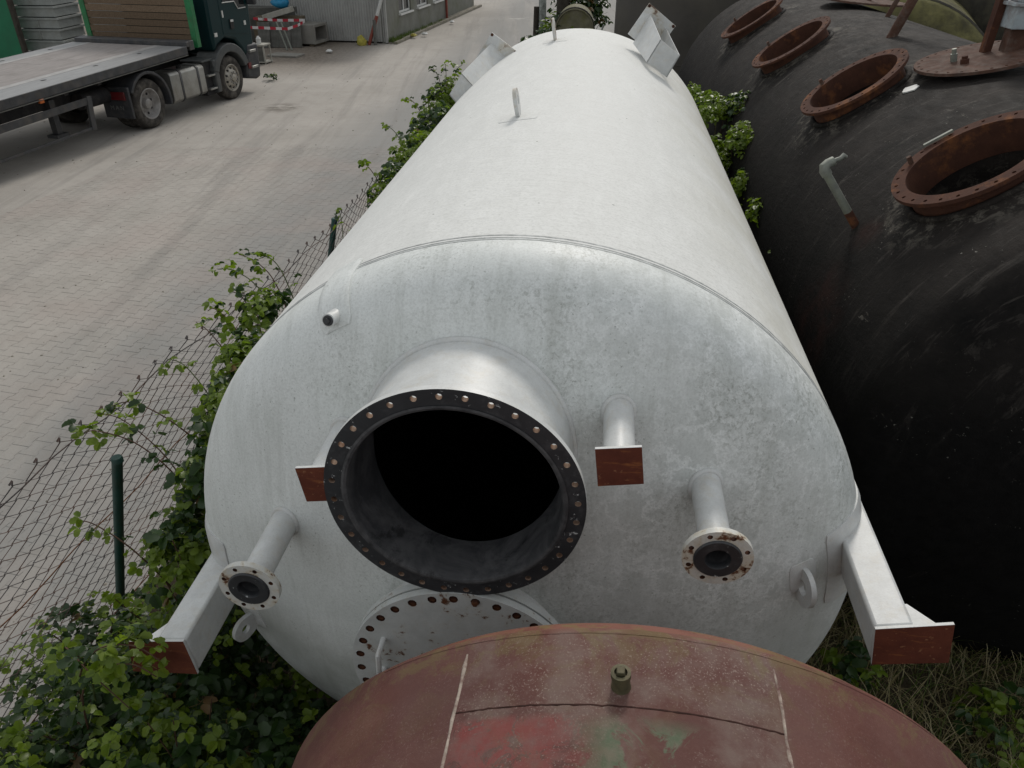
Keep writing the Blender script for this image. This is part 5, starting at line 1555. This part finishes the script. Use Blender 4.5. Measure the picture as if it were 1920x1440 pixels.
# climbing along the fence, left of the white tank's head
bush('bramble_bush', 'bramble climbing the chain-link fence beside the white tank head', [
    (-1.84, 2.5, 1.36, .20, .24, .25, 230), (-1.80, 2.78, 1.60, .17, .26, .23, 230), (-1.81, 3.1, 1.77, .15, .26, .19, 190), (-1.88, 3.5, 1.88, .14, .26, .15, 130), (-1.97, 3.95, 1.94, .12, .22, .12, 90), (-1.80, 2.5, 1.0, .36, .4, .36, 170), (-1.95, 2.45, .72, .3, .4, .3, 130), (-1.70, 3.2, 1.3, .26, .6, .4, 80)],
    [[(-1.9, 2.9, .9), (-1.98, 2.8, 1.5), (-2.12, 2.75, 1.8), (-2.3, 2.72, 1.9), (-2.44, 2.78, 1.82)],
     [(-1.8, 3.1, 1.2), (-2.0, 2.95, 1.75), (-2.2, 2.9, 1.95), (-2.36, 2.9, 1.9)],
     [(-1.9, 3.2, 1.2), (-1.95, 3.2, 1.7), (-2.08, 3.22, 1.97), (-2.2, 3.25, 2.0)],
     [(-1.85, 3.6, 1.3), (-2.0, 3.55, 1.8), (-2.1, 3.55, 2.0), (-2.2, 3.6, 2.04)],
     [(-1.85, 3.7, 1.4), (-2.02, 3.72, 1.9), (-2.14, 3.74, 2.05), (-2.22, 3.78, 2.02)],
     [(-1.85, 4.1, 1.4), (-1.98, 4.1, 1.9), (-2.1, 4.15, 2.05), (-2.25, 4.2, 2.1), (-2.38, 4.28, 2.06)],
     [(-1.85, 4.2, 1.4), (-1.98, 4.25, 1.95), (-2.12, 4.32, 2.1), (-2.28, 4.4, 2.12)],
     [(-1.9, 3.9, 1.4), (-2.0, 3.95, 1.8), (-2.1, 4.0, 2.0), (-2.16, 3.95, 2.08)],
     [(-1.9, 4.4, 1.5), (-2.0, 4.42, 1.95), (-2.1, 4.46, 2.08), (-2.2, 4.5, 2.05)],
     [(-1.9, 2.5, .9), (-2.05, 2.42, 1.4), (-2.2, 2.4, 1.6), (-2.3, 2.4, 1.62)],
     [(-2.0, 2.9, 1.0), (-2.12, 2.95, 1.5), (-2.35, 3.0, 1.75), (-2.5, 3.0, 1.8)],
     [(-1.9, 5.2, 1.4), (-1.92, 5.4, 1.9), (-1.96, 5.5, 2.05)]],
    12, 300, .95, .84, 'brambles')
bush('bramble_bush', 'green bush growing up along the left flank of the white tank beyond the second post', [
    (-1.86, 6.9, 1.58, .28, .5, .42, 520), (-1.86, 7.8, 1.68, .30, .6, .42, 560), (-1.85, 8.7, 1.80, .29, .55, .40, 540), (-1.82, 9.6, 1.92, .34, .5, .42, 620), (-1.80, 6.1, 1.40, .12, .5, .34, 110)],
    [[(-1.95, 7.0, 1.6), (-2.1, 6.9, 1.95), (-2.18, 6.85, 2.06)], [(-1.95, 8.0, 1.7), (-2.1, 7.9, 2.05), (-2.2, 7.85, 2.15)], [(-2.0, 9.1, 1.8), (-2.12, 8.9, 2.15), (-2.22, 8.85, 2.2)],
     [(-1.95, 9.7, 1.9), (-1.98, 9.65, 2.3), (-2.08, 9.6, 2.42)], [(-1.9, 9.7, 1.9), (-1.78, 9.65, 2.35), (-1.68, 9.6, 2.46)], [(-1.9, 9.6, 1.9), (-1.86, 9.5, 2.38), (-1.86, 9.45, 2.5)]],
    13, 0, 1.5, .9, 'brambles')
bush('bramble_bush', 'green shrub squeezed in the gap between the white and the black tank', [
    (1.22, 8.9, 2.14, .24, .5, .18, 420), (1.50, 8.6, 2.26, .20, .35, .14, 300), (1.44, 7.75, 2.08, .20, .35, .20, 360), (1.20, 8.0, 1.85, .22, .4, .22, 240), (1.40, 7.1, 1.84, .16, .28, .18, 240), (1.40, 6.4, 1.84, .11, .25, .13, 130), (1.45, 5.7, 1.76, .07, .15, .10, 50), (1.36, 5.15, 1.60, .05, .08, .05, 8), (1.08, 9.7, 2.15, .10, .3, .15, 70)],
    [[(1.4, 9.0, 1.5), (1.55, 8.7, 2.1), (1.70, 8.6, 2.28)], [(1.2, 9.4, 1.5), (1.2, 9.2, 2.2), (1.25, 9.1, 2.32)], [(1.4, 7.8, 1.3), (1.52, 7.7, 2.0), (1.64, 7.65, 2.18)],
     [(1.35, 7.0, 1.0), (1.3, 6.9, 1.5), (1.25, 6.85, 1.8)], [(1.4, 7.2, .9), (1.47, 7.1, 1.4), (1.54, 7.1, 1.85)], [(1.42, 5.9, .6), (1.42, 5.75, 1.2), (1.47, 5.6, 1.7)]],
    14, 0, 2.4, .9, 'brambles')
bush('roadside_bush', 'dense dark bush round the posts at the top of the picture', [
    (-1.3, 22.0, 1.0, .5, 1.0, .8, 300), (-.7, 23.0, 1.6, .8, .8, .9, 420), (-1.9, 21.0, .8, .35, .6, .6, 160), (-.9, 20.5, 1.3, .6, .6, .6, 200)], [], 15, 0, .35, 2.0, None, 'bush')
# weeds at the feet of black and white tank
bush('weed_clump', 'low green weeds between the right foot plate and the black tank', [
    (2.25, 2.75, .30, .3, .3, .15, 50), (1.62, 2.95, .34, .2, .25, .18, 36), (1.3, 2.35, .3, .3, .3, .12, 24)], [], 16, 0, 1.8, 1.0, None, 'weeds')
bush('weed_tuft', 'yellow green weed at the front wheel corner of the green truck', [(-9.25, 21.75, .1, .2, .2, .12, 26)], [], 17, 0, .9, 1.1, None, 'weeds')
# dry grass on the right
def grass(name, label, n_, area, seed, green=.25, hmin=.15, hmax=.45):
    r_ = random.Random(seed)
    mb = MB()
    for i in range(n_):
        s, t = r_.uniform(*area[0]), r_.uniform(*area[1])
        z = strip_z(s, t) - .01
        h = r_.uniform(hmin, hmax); a = r_.uniform(0, 2 * PI); lean = r_.uniform(.2, 1.25)
        d_ = Vector((math.cos(a), math.sin(a), 0)); w = Vector((-d_.y, d_.x, 0)) * r_.uniform(.0018, .004)
        b = Vector((s, t, z))
        pts = [b + d_ * h * lean * f * f + Vector((0, 0, h * (f - .45 * lean * f * f * f))) for f in (0, .35, .7, 1.)]
        vs = []
        for k, p in enumerate(pts[:3]):
            vs += [p - w * (1 - .25 * k), p + w * (1 - .25 * k)]
        vs.append(pts[3])
        mb.add([tuple(TP(v[0], v[1], v[2])) for v in vs], [(0, 1, 3, 2), (2, 3, 5, 4), (4, 5, 6)], 1 if r_.random() < green else 0)
    o = obj(name, mb, ['straw', 'grass_green'], None, 60)
    return tag(o, label, 'grass', kind='stuff')
grass('dry_grass', 'tangled dry grass on the earth in the lower right corner', 6800, ((.9, 3.4), (1.2, 3.9)), 21, .3, .12, .46)
grass('gap_grass', 'sparse dry grass in the gap beside the black tank', 900, ((1.0, 1.7), (3.4, 7.5)), 22, .3, .15, .5)
grass('fence_grass', 'thin grass along the foot of the fence', 1800, ((-2.75, -1.5), (2.0, 9.0)), 23, .6, .08, .25)
def shed_moss():
    r_ = random.Random(5)
    mb = MB()
    for i in range(900):
        y = r_.random() ** 1.5 * 7; x = r_.uniform(.0, .34)
        a = r_.uniform(0, 6.28); h = r_.uniform(.05, .22) * (1 - y / 12)
        d_ = Vector((math.cos(a), math.sin(a), 0)); w = Vector((-d_.y, d_.x, 0)) * .012
        b = Vector((x, y, .04))
        mb.add([b - w, b + w, b + d_ * h * .4 + Vector((0, 0, h))], [(0, 1, 2)], 0)
    o = obj('wall_grass', mb, 'grass_green', None, 60)
    o.location = (-4.49, 29.78, 0); o.rotation_euler = (0, 0, -math.radians(11.3))
    tag(o, 'grass and moss along the foot of the grey shed', 'grass', kind='stuff')
shed_moss()
